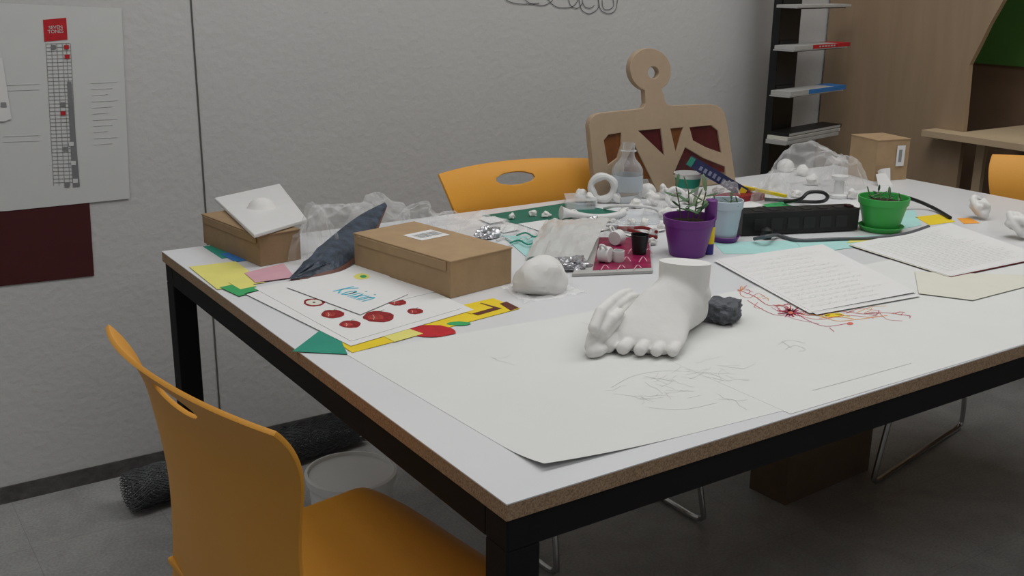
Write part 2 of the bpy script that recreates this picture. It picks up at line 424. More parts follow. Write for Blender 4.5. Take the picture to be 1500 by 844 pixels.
for sx_ in (-1,1):
    mb=MB(); pts=[(sx_*.17,.10,.425),(sx_*.195,.17,.42),(sx_*.205,.20,.38),(sx_*.222,.27,.06),(sx_*.224,.27,.02),(sx_*.224,.245,.009),(sx_*.224,.15,.009),(sx_*.224,-.15,.009),(sx_*.224,-.25,.009),(sx_*.222,-.275,.03),(sx_*.215,-.25,.12),(sx_*.20,-.16,.38),(sx_*.185,-.12,.425),(sx_*.16,-.06,.425)]
    mb.tube(smoothpts(pts,4),0.0075,10); mb.build('sled_leg',M_chrome,parent=ch,label='chrome sled leg')
for y in (.10,-.06):
    mb=MB(); mb.tube([(-.172,y,.425),(.172,y,.425)],0.0075); mb.build('cross_bar',M_chrome,parent=ch,label='chrome bar under the seat')
def copychair(loc,yaw,label):
    e=ch.copy(); COL.objects.link(e); e.location=loc; e.rotation_euler=(0,0,yaw); e['label']=label
    for c in ch.children:
        k=c.copy(); COL.objects.link(k); k.parent=e
    return e
copychair((1.485,1.95,0),math.radians(180),'orange plastic chair with oval grip hole, tucked between table and wall')
copychair((2.553,1.414,0),math.radians(101),'orange plastic chair with chrome sled base at the table end')
ch.location=(0.568,1.236,0); ch.rotation_euler=(0,0,math.radians(7.5-90)); ch['label']='orange plastic chair pushed under the table, seen from behind'
for e in bpy.data.objects:
    if e.name.startswith('stacking_chair'): e['group']='orange chairs around the table'

# ---------------- lay-flat sheets ----------------
def zl(k): return TZ+0.0003+0.0006*k
def quad(name,px,k,m,label,cat='paper sheet',lift=None,decor=None,mats=(),nx=12,ny=12,group=None):
    z=zl(k); mb=MB(); mb.patch([P(u,v,z) for u,v in px],nx,ny,0,lift,0.0003)
    if decor: decor(mb,z+0.0005)
    return mb.build(name,[m]+list(mats),label,cat,ang=60,recalc=False,group=group)
def wpatch(pts,z): return [Vector((p[0],p[1],z)) for p in pts]
def quadw(name,pts,k,m,label,cat='paper sheet',lift=None,decor=None,mats=(),nx=12,ny=12,th=.00012):
    z=zl(k); mb=MB(); mb.patch(wpatch(pts,z),nx,ny,0,lift,th)
    if decor: decor(mb,z+0.0005)
    return mb.build(name,[m]+list(mats),label,cat,ang=60,recalc=False)
def blobpx(mb,cu,cv,ru,rv,z,mi,n=16,wob=0.08):
    pts=[P(cu+ru*math.cos(2*math.pi*i/n)*(1+random.uniform(-wob,wob)),cv+rv*math.sin(2*math.pi*i/n)*(1+random.uniform(-wob,wob)),z) for i in range(n)]
    mb.add(pts,[tuple(range(n))[::-1]],mi)
def linepx(mb,pts,z,w,mi): mb.ribbon(smoothpts([P(u,v,z) for u,v in pts],5),w,mi)
a,b,c=P(505,518),P(797,690),P(1148,602)
ab=b-a; bc=(c-b).normalized()
def dec_sketch(mb,z):
    R=random.Random(12)
    for (cu,cv,ru,rv,n) in ((980,566,85,20,24),(1040,545,40,14,12),(905,575,35,12,6),(720,522,14,5,2)):
        for q in range(n):
            u=cu+R.uniform(-ru,ru); v=cv+R.uniform(-rv,rv); an=R.uniform(-.5,.5); pts=[]
            for s in range(R.randint(4,7)):
                pts.append((u,v)); an+=R.uniform(-.6,.6); st=R.uniform(5,11); u+=st*math.cos(an); v+=st*.45*math.sin(an)
            linepx(mb,pts,z,0.0005,1)
    for pts in ([(895,568),(930,550),(980,543),(1040,548),(1070,560)],[(950,597),(1000,600),(1050,590)]): linepx(mb,pts,z,.0006,1)
dd=a+bc*0.60; cc=b+bc*0.60
def lf(u,v): return 0.009*max(0,(u-0.82)/0.18)**2*max(0,1-v/0.35)**2
quadw('drawing_sheet',[a,b,cc,dd],0,M_paper2,'large blank white drawing paper with curled corner on the table','drawing paper',lift=lf,decor=dec_sketch,mats=(M_lt2,),nx=24,ny=24)
b2=P(1158,607); c2=P(1505,503)
bc2=(c2-b2).normalized()
def dec_flower(mb,z):
    R=random.Random(3)
    main=[(1080,424),(1105,434),(1125,447),(1150,448),(1165,458),(1195,462),(1230,456),(1265,460),(1295,458),(1335,463)]
    for pts,m,w in ((main,1,.0018),
                ([(1095,440),(1120,455),(1140,462),(1165,460)],1,.0014),([(1085,420),(1085,432),(1098,436),(1110,430),(1120,434)],6,.0013),([(1200,462),(1225,470),(1255,468),(1300,462)],2,.0020),
                ([(1165,458),(1185,470),(1210,478),(1240,474)],7,.0015),([(1255,458),(1275,450),(1298,448)],2,.0013),([(1110,443),(1105,450),(1118,452)],6,.0012),
                ([(1180,458),(1180,448),(1192,444)],1,.0012),([(1215,480),(1222,486)],1,.0012),([(1288,458),(1300,468),(1322,470)],6,.0012),([(1240,458),(1262,452),(1290,456)],6,.0012),
                ([(1170,462),(1200,468),(1240,462),(1280,466)],6,.0018),([(1130,450),(1160,466),(1200,474)],5,.0020),([(1190,458),(1215,455),(1240,463)],3,.0028),([(1200,466),(1225,464),(1250,467)],2,.0026),([(1185,460),(1205,463),(1225,460),(1245,464)],3,.0028)):
        linepx(mb,pts,z,w,m)
    for q in range(40):
        k=R.randint(0,len(main)-2); u,v=main[k]; u+=R.uniform(0,25); v+=R.uniform(-2,4); an=R.choice([-1,1])*R.uniform(.1,.7); pts=[]
        for s in range(5): pts.append((u,v)); u+=R.uniform(3,7)*math.cos(an); v+=R.uniform(1.5,3)*math.sin(an); an+=R.uniform(-.9,.9)
        linepx(mb,pts,z+.0001,.0011,R.choice([1,2,6,7,6]))
    for i in range(56):
        t=i*0.55; linepx(mb,[(1158+2*math.cos(t),458+1*math.sin(t)),(1158+(8+R.random()*13)*math.cos(t),457+(3+R.random()*6)*math.sin(t))],z+0.0002,0.0018,(1,7,7,5)[i%4])
    blobpx(mb,1158,458,4,2,z+0.0004,6)
    blobpx(mb,1222,462,14,3,z,3); blobpx(mb,1245,474,5,2,z,6)
    for pts in ([(1140,505),(1155,498),(1180,503)],[(1150,512),(1165,506),(1180,512),(1170,515)],[(1145,500),(1160,510)]): linepx(mb,pts,z,0.0006,4)
    linepx(mb,[(1190,572),(1260,553),(1335,532)],z,0.0008,4)
quadw('drawing_sheet',[b2+Vector((0,0.45,0)),b2,b2+bc2*1.1,b2+bc2*1.1+Vector((0,0.45,0))],.35,M_paper2,'large white drawing paper with red branching ink drawing','drawing paper',decor=dec_flower,mats=(M_red,M_orangep,M_yellow,M_lt,M_pink,M_coral,M_magi),nx=20,ny=12)
quad('coloured_paper',[(297,361),(325,379),(372,373),(335,357)],0,M_teal,'dark green paper sheet at the table corner')
quad('coloured_paper',[(322,372),(345,384),(370,380),(345,368)],1,M_blue,'small blue paper scrap at the table corner')
quad('coloured_paper',[(277,391),(318,424),(388,414),(345,383)],2,M_ltyel,'pale yellow paper sheet at the table edge')
quad('coloured_paper',[(322,421),(350,434),(385,425),(360,413)],3,M_green,'bright green paper scrap under the yellow sheet')
quad('coloured_paper',[(335,414),(352,424),(376,419),(352,408)],3.5,M_ltyel,'small yellow scrap lying over the green one')
quad('coloured_paper',[(358,400),(374,414),(432,406),(415,386)],4,M_pink,'pink paper sheet beside the small box')
quad('coloured_paper',[(480,492),(516,517),(762,452),(722,437)],1,M_yellow,'yellow paper sheet with red and green shapes',
     decor=lambda mb,z:(blobpx(mb,632,485,36,9,z,1),blobpx(mb,672,474,18,3,z,2),mb.prism([P(732,445,z),P(748,455,z),P(760,451,z),P(742,442,z)],z,z+.0002,3)),mats=(M_red,M_green,M_brown))
quad('coloured_paper',[(560,492),(578,501),(620,489),(600,482)],2,M_ltyel,'pale yellow scrap on the bright yellow sheet')
quad('coloured_paper',[(668,452),(700,462),(735,452),(705,444)],2,M_brown,'brown paper scrap at the end of the yellow sheet')
quad('coloured_paper',[(664,450),(690,460),(722,451),(698,443)],2.6,M_yellow,'yellow scrap covering the brown one')
quad('coloured_paper',[(428,515),(469,484),(500,500),(509,519)],2,M_teal,'green paper triangle at the table edge')
def apple(mb,cu,cv,z,r=17,half=False,mi=1):
    blobpx(mb,cu,cv,r,r*0.36,z,mi,20,.07)
    if half: blobpx(mb,cu,cv,r*.75,r*.25,z+0.0001,3,20,.05); blobpx(mb,cu,cv,r*.15,r*.06,z+0.0002,4)
    else:
        blobpx(mb,cu-r*.2,cv+r*.03,r*.5,r*.18,z+0.0001,2,20,.2)
        for q in range(5): linepx(mb,[(cu-r*.7+q*r*.3,cv-r*.12),(cu-r*.6+q*r*.3,cv+r*.02),(cu-r*.65+q*r*.3,cv+r*.2)],z+.0002,.0007,3 if q==1 else 1)
    linepx(mb,[(cu,cv-r*.2),(cu+r*.15,cv-r*.38),(cu+r*.35,cv-r*.45)],z+0.0002,0.0010,4)
def dec_app(mb,z):
    for cu,cv,r,h in ((460,443,16,1),(487,460,17,0),(513,475,16,0),(555,464,23,0),(582,443,13,0),(608,456,12,0)): apple(mb,cu,cv,z,r,h)
quad('drawing_page',[(358,430),(514,507),(694,454),(548,388)],3,M_paper,'white page at the bottom of the apple drawings','drawing page')
quad('drawing_page',[(372,422),(514,500),(676,452),(560,388)],4,M_paper,'white page with several red apples drawn on it','drawing page',decor=dec_app,mats=(M_apple,M_apple2,M_cream,M_stem))
quad('drawing_page',[(435,408),(535,452),(640,427),(560,392)],5,M_paper,'white page lying under a name sheet','drawing page')
def dec_name(mb,z):
    blobpx(mb,530,405,12,4.6,z,1); blobpx(mb,532,405,5,2,z+.0002,2)
    M_=TM(P(494,420,z),P(556,441,z))
    strokes=[[(0,0),(0,1)],[(.5,1),(.03,.45),(.55,0)],
      [(1.15,.5),(.95,.66),(.75,.33),(.9,0),(1.15,.2),(1.15,.6),(1.15,.05)],
      [(1.5,.62),(1.5,0)],[(1.5,.86),(1.5,.94)],
      [(1.75,.62),(2.15,0)],[(2.15,.62),(1.75,0)],
      [(2.4,.62),(2.4,0)],[(2.4,.86),(2.4,.94)],
      [(2.65,.62),(2.65,0)],[(2.65,.4),(2.85,.64),(3.0,.45),(3.0,0)]]
    for st in strokes:
        pts=[M_@Vector(((x-1.5)*.0275,(y-.5)*.046,.0002)) for x,y in st]
        mb.ribbon(smoothpts(pts,4) if len(pts)>2 else pts,.0036,3)
quad('name_sheet',[(420,421),(528,461),(598,431),(537,374)],7.5,M_paper,'white sheet with cyan handwritten name and a pale green apple','paper sheet',decor=dec_name,mats=(M_ltyel,M_green,M_cyan))
quad('cutting_mat',[(706,316),(775,333),(905,310),(832,297)],0,M_mat,'green cutting mat lying at the back of the table','cutting mat')
quad('teal_folder',[(735,345),(775,380),(832,374),(828,348)],1,M_aqua,'pale aqua plastic folder beside the cardboard box','folder')
def dec_mag(mb,z):
    for q in range(9):
        u=880+q*8; linepx(mb,[(u,396-(q%3)*12),(u+6,388-(q%3)*12),(u+12,393-(q%3)*10)],z+.0002,0.002,2)
mb=MB(); z=TZ+.0012
mb.prism([P(u,v) for u,v in ((838,406),(956,401),(952,352),(866,352))],z,z+0.005)
mb.prism([P(u,v) for u,v in ((868,401),(954,397),(950,352),(878,352))],z+0.0051,z+0.0055,1)
dec_mag(mb,z+0.0058)
mb.build('magazine',[M_book,M_mag,M_pink],'thick magazine with magenta patterned cover','magazine',smooth=False)
quad('aqua_sheet',[(1045,355),(1060,372),(1190,372),(1180,352)],0,M_aqua,'aqua paper sheet beneath the pots')
quad('aqua_sheet',[(1165,353),(1180,372),(1330,352),(1290,344)],1,M_aqua,'aqua paper strip behind the written pages')
quad('aqua_sheet',[(1300,310),(1318,336),(1350,330),(1340,308)],0,M_aqua,'aqua paper scrap beside the green pot')
quad('coloured_paper',[(1240,356),(1300,352),(1330,345),(1250,349)],2,M_ltyel,'pale yellow paper strip near the green pot')
quad('coloured_paper',[(1402,320),(1412,328),(1436,327),(1420,319)],0,M_orangep,'orange paper scrap beside the plaster knot')
quad('coloured_paper',[(1340,318),(1362,330),(1400,325),(1375,314)],0,M_yellow,'yellow paper scrap under the black cable')
R=random.Random(77)
for k,(u,v,w_,m,nm) in enumerate(((860,332,46,M_paper,'white'),(950,336,26,M_paper,'white'),(795,330,34,M_paper,'white'),(740,335,24,M_paper,'white'),(815,345,22,M_pink,'pink'),(880,322,20,M_cream,'cream'),(925,340,24,M_paper,'white'),(1000,310,30,M_paper,'white'),(1090,300,30,M_paper,'white'),(1140,302,26,M_green,'green'),(1100,285,24,M_ltyel,'pale yellow'),(720,322,22,M_paper,'white'),(1250,300,24,M_paper,'white'))):
    a_=R.uniform(-.4,.4); q=[(u-w_+a_*8,v-2),(u-w_*.1,v+w_*.26),(u+w_,v+3),(u+w_*.2,v-w_*.24)]
    quad('paper_scrap',q,2+k*.35,m,nm+' loose paper scrap lying in the table clutter','paper scrap',lift=lambda s,t:.004*s*s*t,group='loose scraps in the clutter')
P1=[(1205,358),(1050,380),(1190,457),(1342,430)]
def bl(px,s,t):
    A,B,C,D=[Vector((u,v)) for u,v in px]; return tuple(A*(1-s)*(1-t)+B*s*(1-t)+C*s*t+D*(1-s)*t)
def lines_on(mb,px,z,n,mi,seed,w,hand):
    R=random.Random(seed)
    for j in range(n):
        t=.10+.80*j/(n-1); s=.93; end=.10+R.random()*.2
        while s>end:
            l=R.uniform(.03,.09); e=max(s-l,end)
            pts=[P(*bl(px,s+(e-s)*q/5,t+(R.uniform(-.007,.007) if hand else 0)),z) for q in range(6)]
            mb.ribbon(pts,w,mi); s=e-.014
for k,(du,dv) in enumerate(((6,4),(-4,2),(0,0))):
    q=[(u+du,v+dv) for u,v in P1]
    if k==2: quad('written_page',q,5+k*.6,M_paper,'white page covered with handwriting on the paper stack','written page',lift=lambda u,v:0.003*v*(1-u),decor=lambda mb,z:lines_on(mb,q,z+0.003,13,1,4,0.0008,True),mats=(M_lt,),group='handwritten pages')
    else: quad('written_page',q,5+k*.6,M_paper,'white page beneath the handwriting page','written page',group='handwritten pages')
P2=[(1392,327),(1245,358),(1390,404),(1530,375)]
for k,(du,dv,m) in enumerate(((3,2,M_dkred),(-2,1,M_cream),(3,1,M_paper),(0,0,M_paper))):
    q=[(u+du,v+dv) for u,v in P2]
    if k==3: quad('printed_page',q,5+k*.5,m,'white printed page on top of the paper stack','printed page',decor=lambda mb,z:lines_on(mb,q,z,26,1,9,0.0010,False),mats=(M_lt,),group='printed pages')
    else: quad('printed_page',q,5+k*.5,m,('red sheet peeking from the printed stack','cream sheet in the printed stack','white printed page in the middle of the stack')[k],'printed page',group='printed pages')
quad('cream_sheet',[(1340,398),(1346,430),(1425,440),(1560,405)],4,M_cream,'cream paper sheet under printed pages')

# ---------------- cardboard boxes ----------------
def boxpx(F_,L_,R_,vtop,z=TZ,k=0.0):
    f,l,r=P(*F_,z),P(*L_,z),P(*R_,z)
    e1=r-f;e2=l-f
    a1=math.atan2(e1.y,e1.x);a2=math.atan2(e2.y,e2.x)-math.pi/2
    yaw=(a1+a2)/2
    return f,yaw,e1.length,e2.length,HZ(f,vtop)-z
def cardbox(F_,L_,R_,vtop,m,label,z=TZ,name='cardboard_box',lid=True,hh=None,dsc=1.0):
    f,yaw,w,d,h=boxpx(F_,L_,R_,vtop,z); d*=dsc
    if hh: h=hh
    M=Matrix.Translation((f.x,f.y,z+0.0006))@Matrix.Rotation(yaw,4,'Z')
    e=empty(name,Vector((f.x,f.y,z))+Matrix.Rotation(yaw,3,'Z')@Vector((w/2,d/2,0)),label,'cardboard box')
    mb=MB(); t=0.003
    mb.box((0,0,0),(w,d,t),0,M)
    for a,b in (((0,0,t),(w,t,h-.002)),((0,d-t,t),(w,d,h-.002)),((0,t,t),(t,d-t,h-.002)),((w-t,t,t),(w,d-t,h-.002))): mb.box(a,b,0,M)
    mb.build('body',m,parent=e,smooth=False)
    mb=MB(); mb.box((-.0015,-.0015,h-.002),(w+.0015,d+.0015,h+.001),0,M)
    if lid: 
        mb.box((-.003,0.01,h-h*.28),(-.0005,d-.01,h-.002),0,M); 
        mb.box((w+.0005,0.006,h-h*.35),(w+.003,d-.02,h-.002),0,M)
    mb.build('lid',m,parent=e,smooth=False,bevel=0.0008)
    return e,M,w,d,h
e,M,w,d,h=cardbox((660,438),(534,384),(738,412),384,M_kraft,'brown cardboard mailer box with barcode label on its lid',dsc=.93)
mb=MB(); mb.box((w*.38,d*.52,h+.0012),(w*.85,d*.72,h+.0016),0,M)
R=random.Random(1); x=w*.45
while x<w*.8:
    ww=R.uniform(.0008,.003); mb.box((x,d*.57,h+.0017),(x+ww,d*.67,h+.0018),1,M); x+=ww+R.uniform(.001,.003)
mb.build('shipping_label',[M_paper,M_ink],parent=e,smooth=False,label='white barcode label')
mb=MB(); mb.patch([M@Vector((w+.003,d*.1,h-.004)),M@Vector((w+.003,d*.6,h-.004)),M@Vector((w+.03,d*.55,h-.03)),M@Vector((w+.028,d*.12,h-.028))],2,2,0,None,.002)
mb.build('flap',M_kraft2,parent=e,smooth=False)
e2,M2,w2,d2,h2=cardbox((382,391),(328,352),(434,378),346,M_kraft2,'small brown cardboard box holding up a plaster board')
zt=TZ+h2+0.003
fb=[P(372,345,zt+.006),P(450,322,zt+.006),P(410,270,zt+.006),P(314,291,zt+.006)]
mb=MB(); mb.prism(fb,zt,zt+0.008,0)
e3=mb.build('plaster_board',[M_white],'white plaster tile board on top of the small cardboard box','plaster board',smooth=False,bevel=0.002)
c0=P(383,304,zt+.0075); rr=19*S(383,303,zt)
mb=MB(); mb.lathe([(0,rr*.75),(rr*.35,rr*.72),(rr*.65,rr*.58),(rr*.88,rr*.35),(rr*1.0,rr*.12),(rr*1.12,0)],28,0,None,c0)
mb.build('dome',M_plaster,parent=e3,label='white plaster dome')
e4,M4,w4,d4,h4=cardbox((1280,266),(1252,255),(1318,261),206,M_kraft,'brown cardboard box standing at the far end of the table',lid=False)
mb=MB(); mb.box((w4*.6,-.0035,h4*.35),(w4*.85,-.0025,h4*.85),0,M4); mb.box((w4*.66,-.0038,h4*.45),(w4*.76,-.0036,h4*.75),1,M4); mb.build('label_sticker',[M_paper,M_ink],parent=e4,smooth=False,label='white sticker')
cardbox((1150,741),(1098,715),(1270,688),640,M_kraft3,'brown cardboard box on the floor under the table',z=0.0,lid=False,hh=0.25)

# ---------------- organic helper ----------------
def remesh(mb,vox,sit):
    me=bpy.data.meshes.new('tmp'); me.from_pydata(mb.v,[],mb.f)
    bm=bmesh.new(); bm.from_mesh(me); bmesh.ops.recalc_face_normals(bm,faces=bm.faces); bm.to_mesh(me); bm.free()
    o=bpy.data.objects.new('tmp',me); COL.objects.link(o)
    r=o.modifiers.new('r','REMESH'); r.mode='VOXEL'; r.voxel_size=vox
    s=o.modifiers.new('s','SMOOTH'); s.factor=0.5; s.iterations=sit
    dg=bpy.context.evaluated_depsgraph_get(); m2=bpy.data.meshes.new_from_object(o.evaluated_get(dg)); bpy.data.objects.remove(o)
    return m2
def addchains(mb,chains):
    for chn in chains:
        for i in range(len(chn)-1):
            p,q=Vector(chn[i][:3]),Vector(chn[i+1][:3]); r0,r1=chn[i][3],chn[i+1][3]
            n=max(2,int((q-p).length/(0.22*min(r0,r1)))+1)
            for j in range(n+1):
                t=j/n; mb.ball(p.lerp(q,t),r0+(r1-r0)*t,n=14,m=9)
def finish(m2,M=None,cuts=(),noise_amp=0,nsc=30):
    bm=bmesh.new(); bm.from_mesh(m2)
    if noise_amp:
        bm.normal_update()
        for v in bm.verts: v.co+=v.normal*noise.noise(v.co*nsc)*noise_amp
    for co,no in cuts:
        g=bmesh.ops.bisect_plane(bm,geom=bm.verts[:]+bm.edges[:]+bm.faces[:],plane_co=co,plane_no=no,clear_outer=True)
        ed=[x for x in g['geom_cut'] if isinstance(x,bmesh.types.BMEdge)]
        bmesh.ops.holes_fill(bm,edges=ed,sides=0)
    bm.verts.index_update()
    vs=[v.co.copy() for v in bm.verts]; fs=[tuple(v.index for v in f.verts) for f in bm.faces]; bm.free(); bpy.data.meshes.remove(m2)
    out=MB(); out.add(vs,fs,0,M); return out
def organic(chains,vox,M=None,sit=4,cuts=(),noise_amp=0,nsc=30):
    mb=MB(); addchains(mb,chains); return finish(remesh(mb,vox,sit),M,cuts,noise_amp,nsc)
# foot body : lofted sections.  x = towards big toe, y = toes, z = up
body=MB(); N=40
ys=[-.016,-.010,.000,.018,.040,.060,.080,.100,.120,.140,.158,.174,.188,.198,.205]
ws=[.006,.015,.024,.032,.0355,.0365,.0365,.0375,.0405,.0450,.0495,.0520,.0515,.0470,.037]
hs=[.014,.034,.052,.068,.080,.093,.0955,.0875,.0755,.063,.0515,.0415,.0325,.0250,.016]
rings=[]
for y,w_,h_ in zip(ys,ws,hs):
    ring=[]; sh=.20*max(0,(y-.08)/.1)
    for i in range(N):
        a=2*math.pi*i/N; cx,sz=math.cos(a),math.sin(a)
        e=.86 if sz>0 else .55
        x=w_*math.copysign(abs(cx)**.92,cx); z=h_/2+h_/2*math.copysign(abs(sz)**e,sz)
        if sz>0: x=x*(1-.10*sz)+.007*sz*min(1,max(0,(y-.03)/.08))
        if y>.1: z*=1+.16*(x/w_ if w_ else 0)*(1 if sz>0 else 0)
        ring.append((x,y+x*sh*.9,max(0,z)))
    rings.append(ring)
body.rings(rings)
rings=[]
for z,cy,rx,ry in ((.010,.036,.026,.032),(.03,.037,.032,.038),(.05,.040,.0350,.0405),(.07,.044,.0368,.0420),(.09,.045,.0375,.0425),(.11,.045,.0380,.042),(.15,.045,.0385,.042)):
    rings.append([(rx*math.cos(2*math.pi*i/N),cy+ry*math.sin(2*math.pi*i/N),z) for i in range(N)])
body.rings(rings)
body.ball((.030,.046,.066),(.012,.014,.014)); body.ball((-.031,.040,.058),(.012,.014,.014))
m1=remesh(body,.0024,22)
b2_=MB(); b2_.add([v.co.copy() for v in m1.vertices],[tuple(p.vertices) for p in m1.polygons]); bpy.data.meshes.remove(m1)
for x,rt,yt in ((.0425,.0142,.230),(.0170,.0102,.2285),(-.0055,.0096,.2215),(-.0260,.0090,.212),(-.0450,.0084,.2005)):
    addchains(b2_,[[(x*.92,yt-.042,.013,rt*.85),(x*.97,yt-.022,.0140,rt*.93),(x,yt-.010,.0118,rt*1.0),(x,yt-.006,.0108,rt*.96)]])
ax=Vector((1.150,1.207,0)); td=Vector((-.91,-.41,0)).normalized()
mx=Vector((td.y,-td.x,0))
if (mx.x*DX[0]+mx.y*DY[0])>0: mx=-mx
Mf=Matrix.Identity(4)
for i in range(3): Mf[i][0]=mx[i]*1.10; Mf[i][1]=td[i]; Mf[i][2]=(0,0,1)[i]
org=ax-td*0.045; Mf[0][3]=org.x; Mf[1][3]=org.y; Mf[2][3]=zl(1)+0.0005
fb_=finish(remesh(b2_,.0018,4),Mf,[((0,0,0.104),(0.03,-0.12,1)),((0,0,0.001),(0,0,-1))],0.0005,45)
fo=fb_.build('foot_sculpture',M_plaster,'white plaster cast of a human foot standing on drawing paper','foot cast',ang=70)
# hand
def hp(u,v,h,r): q=Q(u,v,h); return (q.x,q.y,q.z,r)
hand=[[hp(869,514,.011,.011),hp(872,503,.018,.011),hp(877,490,.027,.0105)],
 [hp(865,508,.014,.0095),hp(868,494,.026,.0095),hp(874,480,.038,.009)],
 [hp(874,515,.009,.009),hp(882,503,.014,.0095)],[hp(880,486,.036,.010),hp(896,468,.050,.0085),hp(908,458,.052,.0075)],[hp(884,492,.028,.009),hp(898,476,.038,.0085),hp(910,466,.040,.0075)]]
for d_,h0,h1,le in ((-19,.050,.064,0),(-9,.042,.055,4),(1,.033,.045,1),(11,.024,.035,-5)):
    px_,py_=.72*d_,.66*d_
    hand.append([hp(877+px_*.55,488+py_*.55,h0*.9,.0088),hp(892+px_*.95,469+py_*.95,h0+(h1-h0)*.6+.004,.0086),hp(909+px_,454+py_,h1+.001,.0083),hp(925+px_*1.0+le*.5,443+py_*1.0,h1-.004,.0074),hp(935+px_*1.0+le,440+py_*1.0,h1-.012,.0064)])
hand.append([hp(867,516,.010,.0095),hp(876,515,.010,.0088),hp(884,511,.010,.0080),hp(890,506,.010,.0074)])
hb=organic(hand,0.0017,None,6,[((0,0,zl(1)+.0005),(0,0,-1))],0.0003,60)
hb.build('hand_sculpture',M_plaster,'white plaster cast of a curled human hand beside the foot','hand cast',ang=70)
cb=MB(); c,r=base(1057,478,26); hh=HZ(c,438)-TZ
bm=bmesh.new(); bmesh.ops.create_cube(bm,size=2); bmesh.ops.subdivide_edges(bm,edges=bm.edges,cuts=16,use_grid_fill=True)
for v in bm.verts:
    p=v.co.copy(); p=p.lerp(p.normalized()*1.25,0.38); n_=noise.noise(p*2.4)*.2+abs(noise.noise(p*6))*.10
    p*=1-n_; v.co=Vector((p.x*r*1.0,p.y*r*.9,max(0,(p.z+1)*hh*.43)))
Mr=Matrix.Translation((c.x,c.y,zl(5)))@Matrix.Rotation(.5,4,'Z')
cb.add([v.co.copy() for v in bm.verts],[tuple(v.index for v in f.verts) for f in bm.faces],0,Mr); bm.free()
cb.build('clay_lump',M_clay,'rough dark grey clay block on the drawing paper','clay block',ang=30)
def crumple(c,rx,ry,h,seed,sub=4,amp=.45,fr=2.2,ridge=1.0):
    bm=bmesh.new(); bmesh.ops.create_icosphere(bm,subdivisions=sub,radius=1)
    off=Vector((seed*7.1,seed*3.3,seed*1.7))
    for v in bm.verts:
        p=v.co.copy(); k=1+amp*(noise.noise(p*fr+off))-ridge*amp*.7*abs(noise.noise(p*fr*2.3+off))+ridge*amp*.35*abs(noise.noise(p*fr*5+off))
        v.co=Vector((p.x*rx*k,p.y*ry*k,max(0.0,(p.z*k*.62+.42)*h)+0.0)); 
    mb=MB(); mb.add([v.co+Vector(c) for v in bm.verts],[tuple(v.index for v in f.verts) for f in bm.faces]); bm.free(); return mb
def filmbag(c,rx,ry,h,seed,sub=5):
    bm=bmesh.new(); bmesh.ops.create_icosphere(bm,subdivisions=sub,radius=1)
    off=Vector((seed*5.1,seed*2.3,seed*1.1))
    for v in bm.verts:
        p=v.co.copy()
        n1=noise.noise(p*1.3+off); n2=1-2*abs(noise.noise(Vector((p.x*1.4,p.y*1.4,p.z*.7))+off*1.3)); n3=1-2*abs(noise.noise(Vector((p.x*3.6,p.y*3.6,p.z*1.6))+off*.7))
        k=1+.40*n1+.20*(n2-.5)+.09*(n3-.5)
        v.co=Vector((p.x*rx*k,p.y*ry*k,p.z*k*h*.85))
    bmesh.ops.delete(bm,geom=[v for v in bm.verts if v.co.z<-.02*h],context='VERTS')
    for v in bm.verts: v.co.z=max(v.co.z,0)
    bm.verts.index_update()
    mb=MB(); mb.add([v.co+Vector(c) for v in bm.verts],[tuple(x.index for x in f.verts) for f in bm.faces]); bm.free(); return mb
c,r=base(792,438,42); h_=HZ(c,378)-TZ
o=crumple((c.x,c.y,TZ+.001),r*1.0,r*.85,h_,3,4,.28,1.1,.18).build('plaster_lump',M_plaster,'rounded white plaster lump sitting on thin clear film','plaster lump',ang=14)
mb=MB(); mb.patch([c+Vector((-.07,-.05,.0004)),c+Vector((.06,-.06,.0004)),c+Vector((.07,.04,.0004)),c+Vector((-.05,.06,.0004))],24,24,0,lambda u,v:.012*abs(noise.noise(Vector((u*5,v*5,3))))*(1 if (abs(u-.5)>.3 or abs(v-.5)>.3) else 0),.0002)
mb.build('film_skirt',M_bag,parent=o,recalc=False)
def bagat(u,vb,rpx,vtop,seed,label,name='plastic_bag',sy=1.0,m=None,sub=5,z0=.001):
    c,r=base(u,vb,rpx*min(1,sy)); r=rpx*S(u,vb); h=HZ(c,vtop)-TZ
    if m: crumple((c.x,c.y,TZ+z0),r,r*sy,h,seed,sub,.5,2.0).build(name,m,label,'plastic bag' if name=='plastic_bag' else 'foil wrapper',smooth=False)
    else: filmbag((c.x,c.y,TZ+z0),r,r*sy,h,seed,sub).build(name,M_bag,label,'plastic bag',ang=26,recalc=False)
bagat(462,388,34,294,2,'crumpled clear plastic bag next to the small box')
bagat(500,350,48,290,21,'second clear plastic bag behind the dark brochure')
bagat(555,338,46,286,8,'crumpled clear plastic wrap behind the cardboard box',sy=.6)
bagat(612,322,30,296,9,'loose clear plastic film behind the box',sy=.5)
bagat(700,345,44,312,11,'flat clear plastic packaging behind the cardboard box',sy=.6)
bagat(1180,285,72,212,24,'large crumpled clear plastic bag at the table end',sy=.6)
bagat(1228,280,42,222,4,'clear plastic bag against the far cardboard box',sy=.5)
bagat(1132,298,36,248,6,'crumpled clear plastic film beside the power strip',sy=.4)
bagat(905,345,30,318,15,'clear crumpled film lying over the loose page',sy=.4)
bagat(960,318,24,282,17,'small crumpled clear wrap near the bottle',sy=.5)
bagat(760,350,30,328,23,'small clear wrap over the aqua folder',sy=.5)
bagat(1060,300,30,268,25,'clear wrap between the marker box and pots',sy=.4)
bagat(655,330,30,308,27,'low clear film behind the cardboard box',sy=.5)
bagat(838,400,24,378,9,'small crumpled silver foil wrapper by the magazine','foil_wrapper',m=M_foil,sub=4)
bagat(715,352,20,334,12,'small crumpled silver wrap behind the box','foil_wrapper',m=M_foil,sub=4,sy=.6)
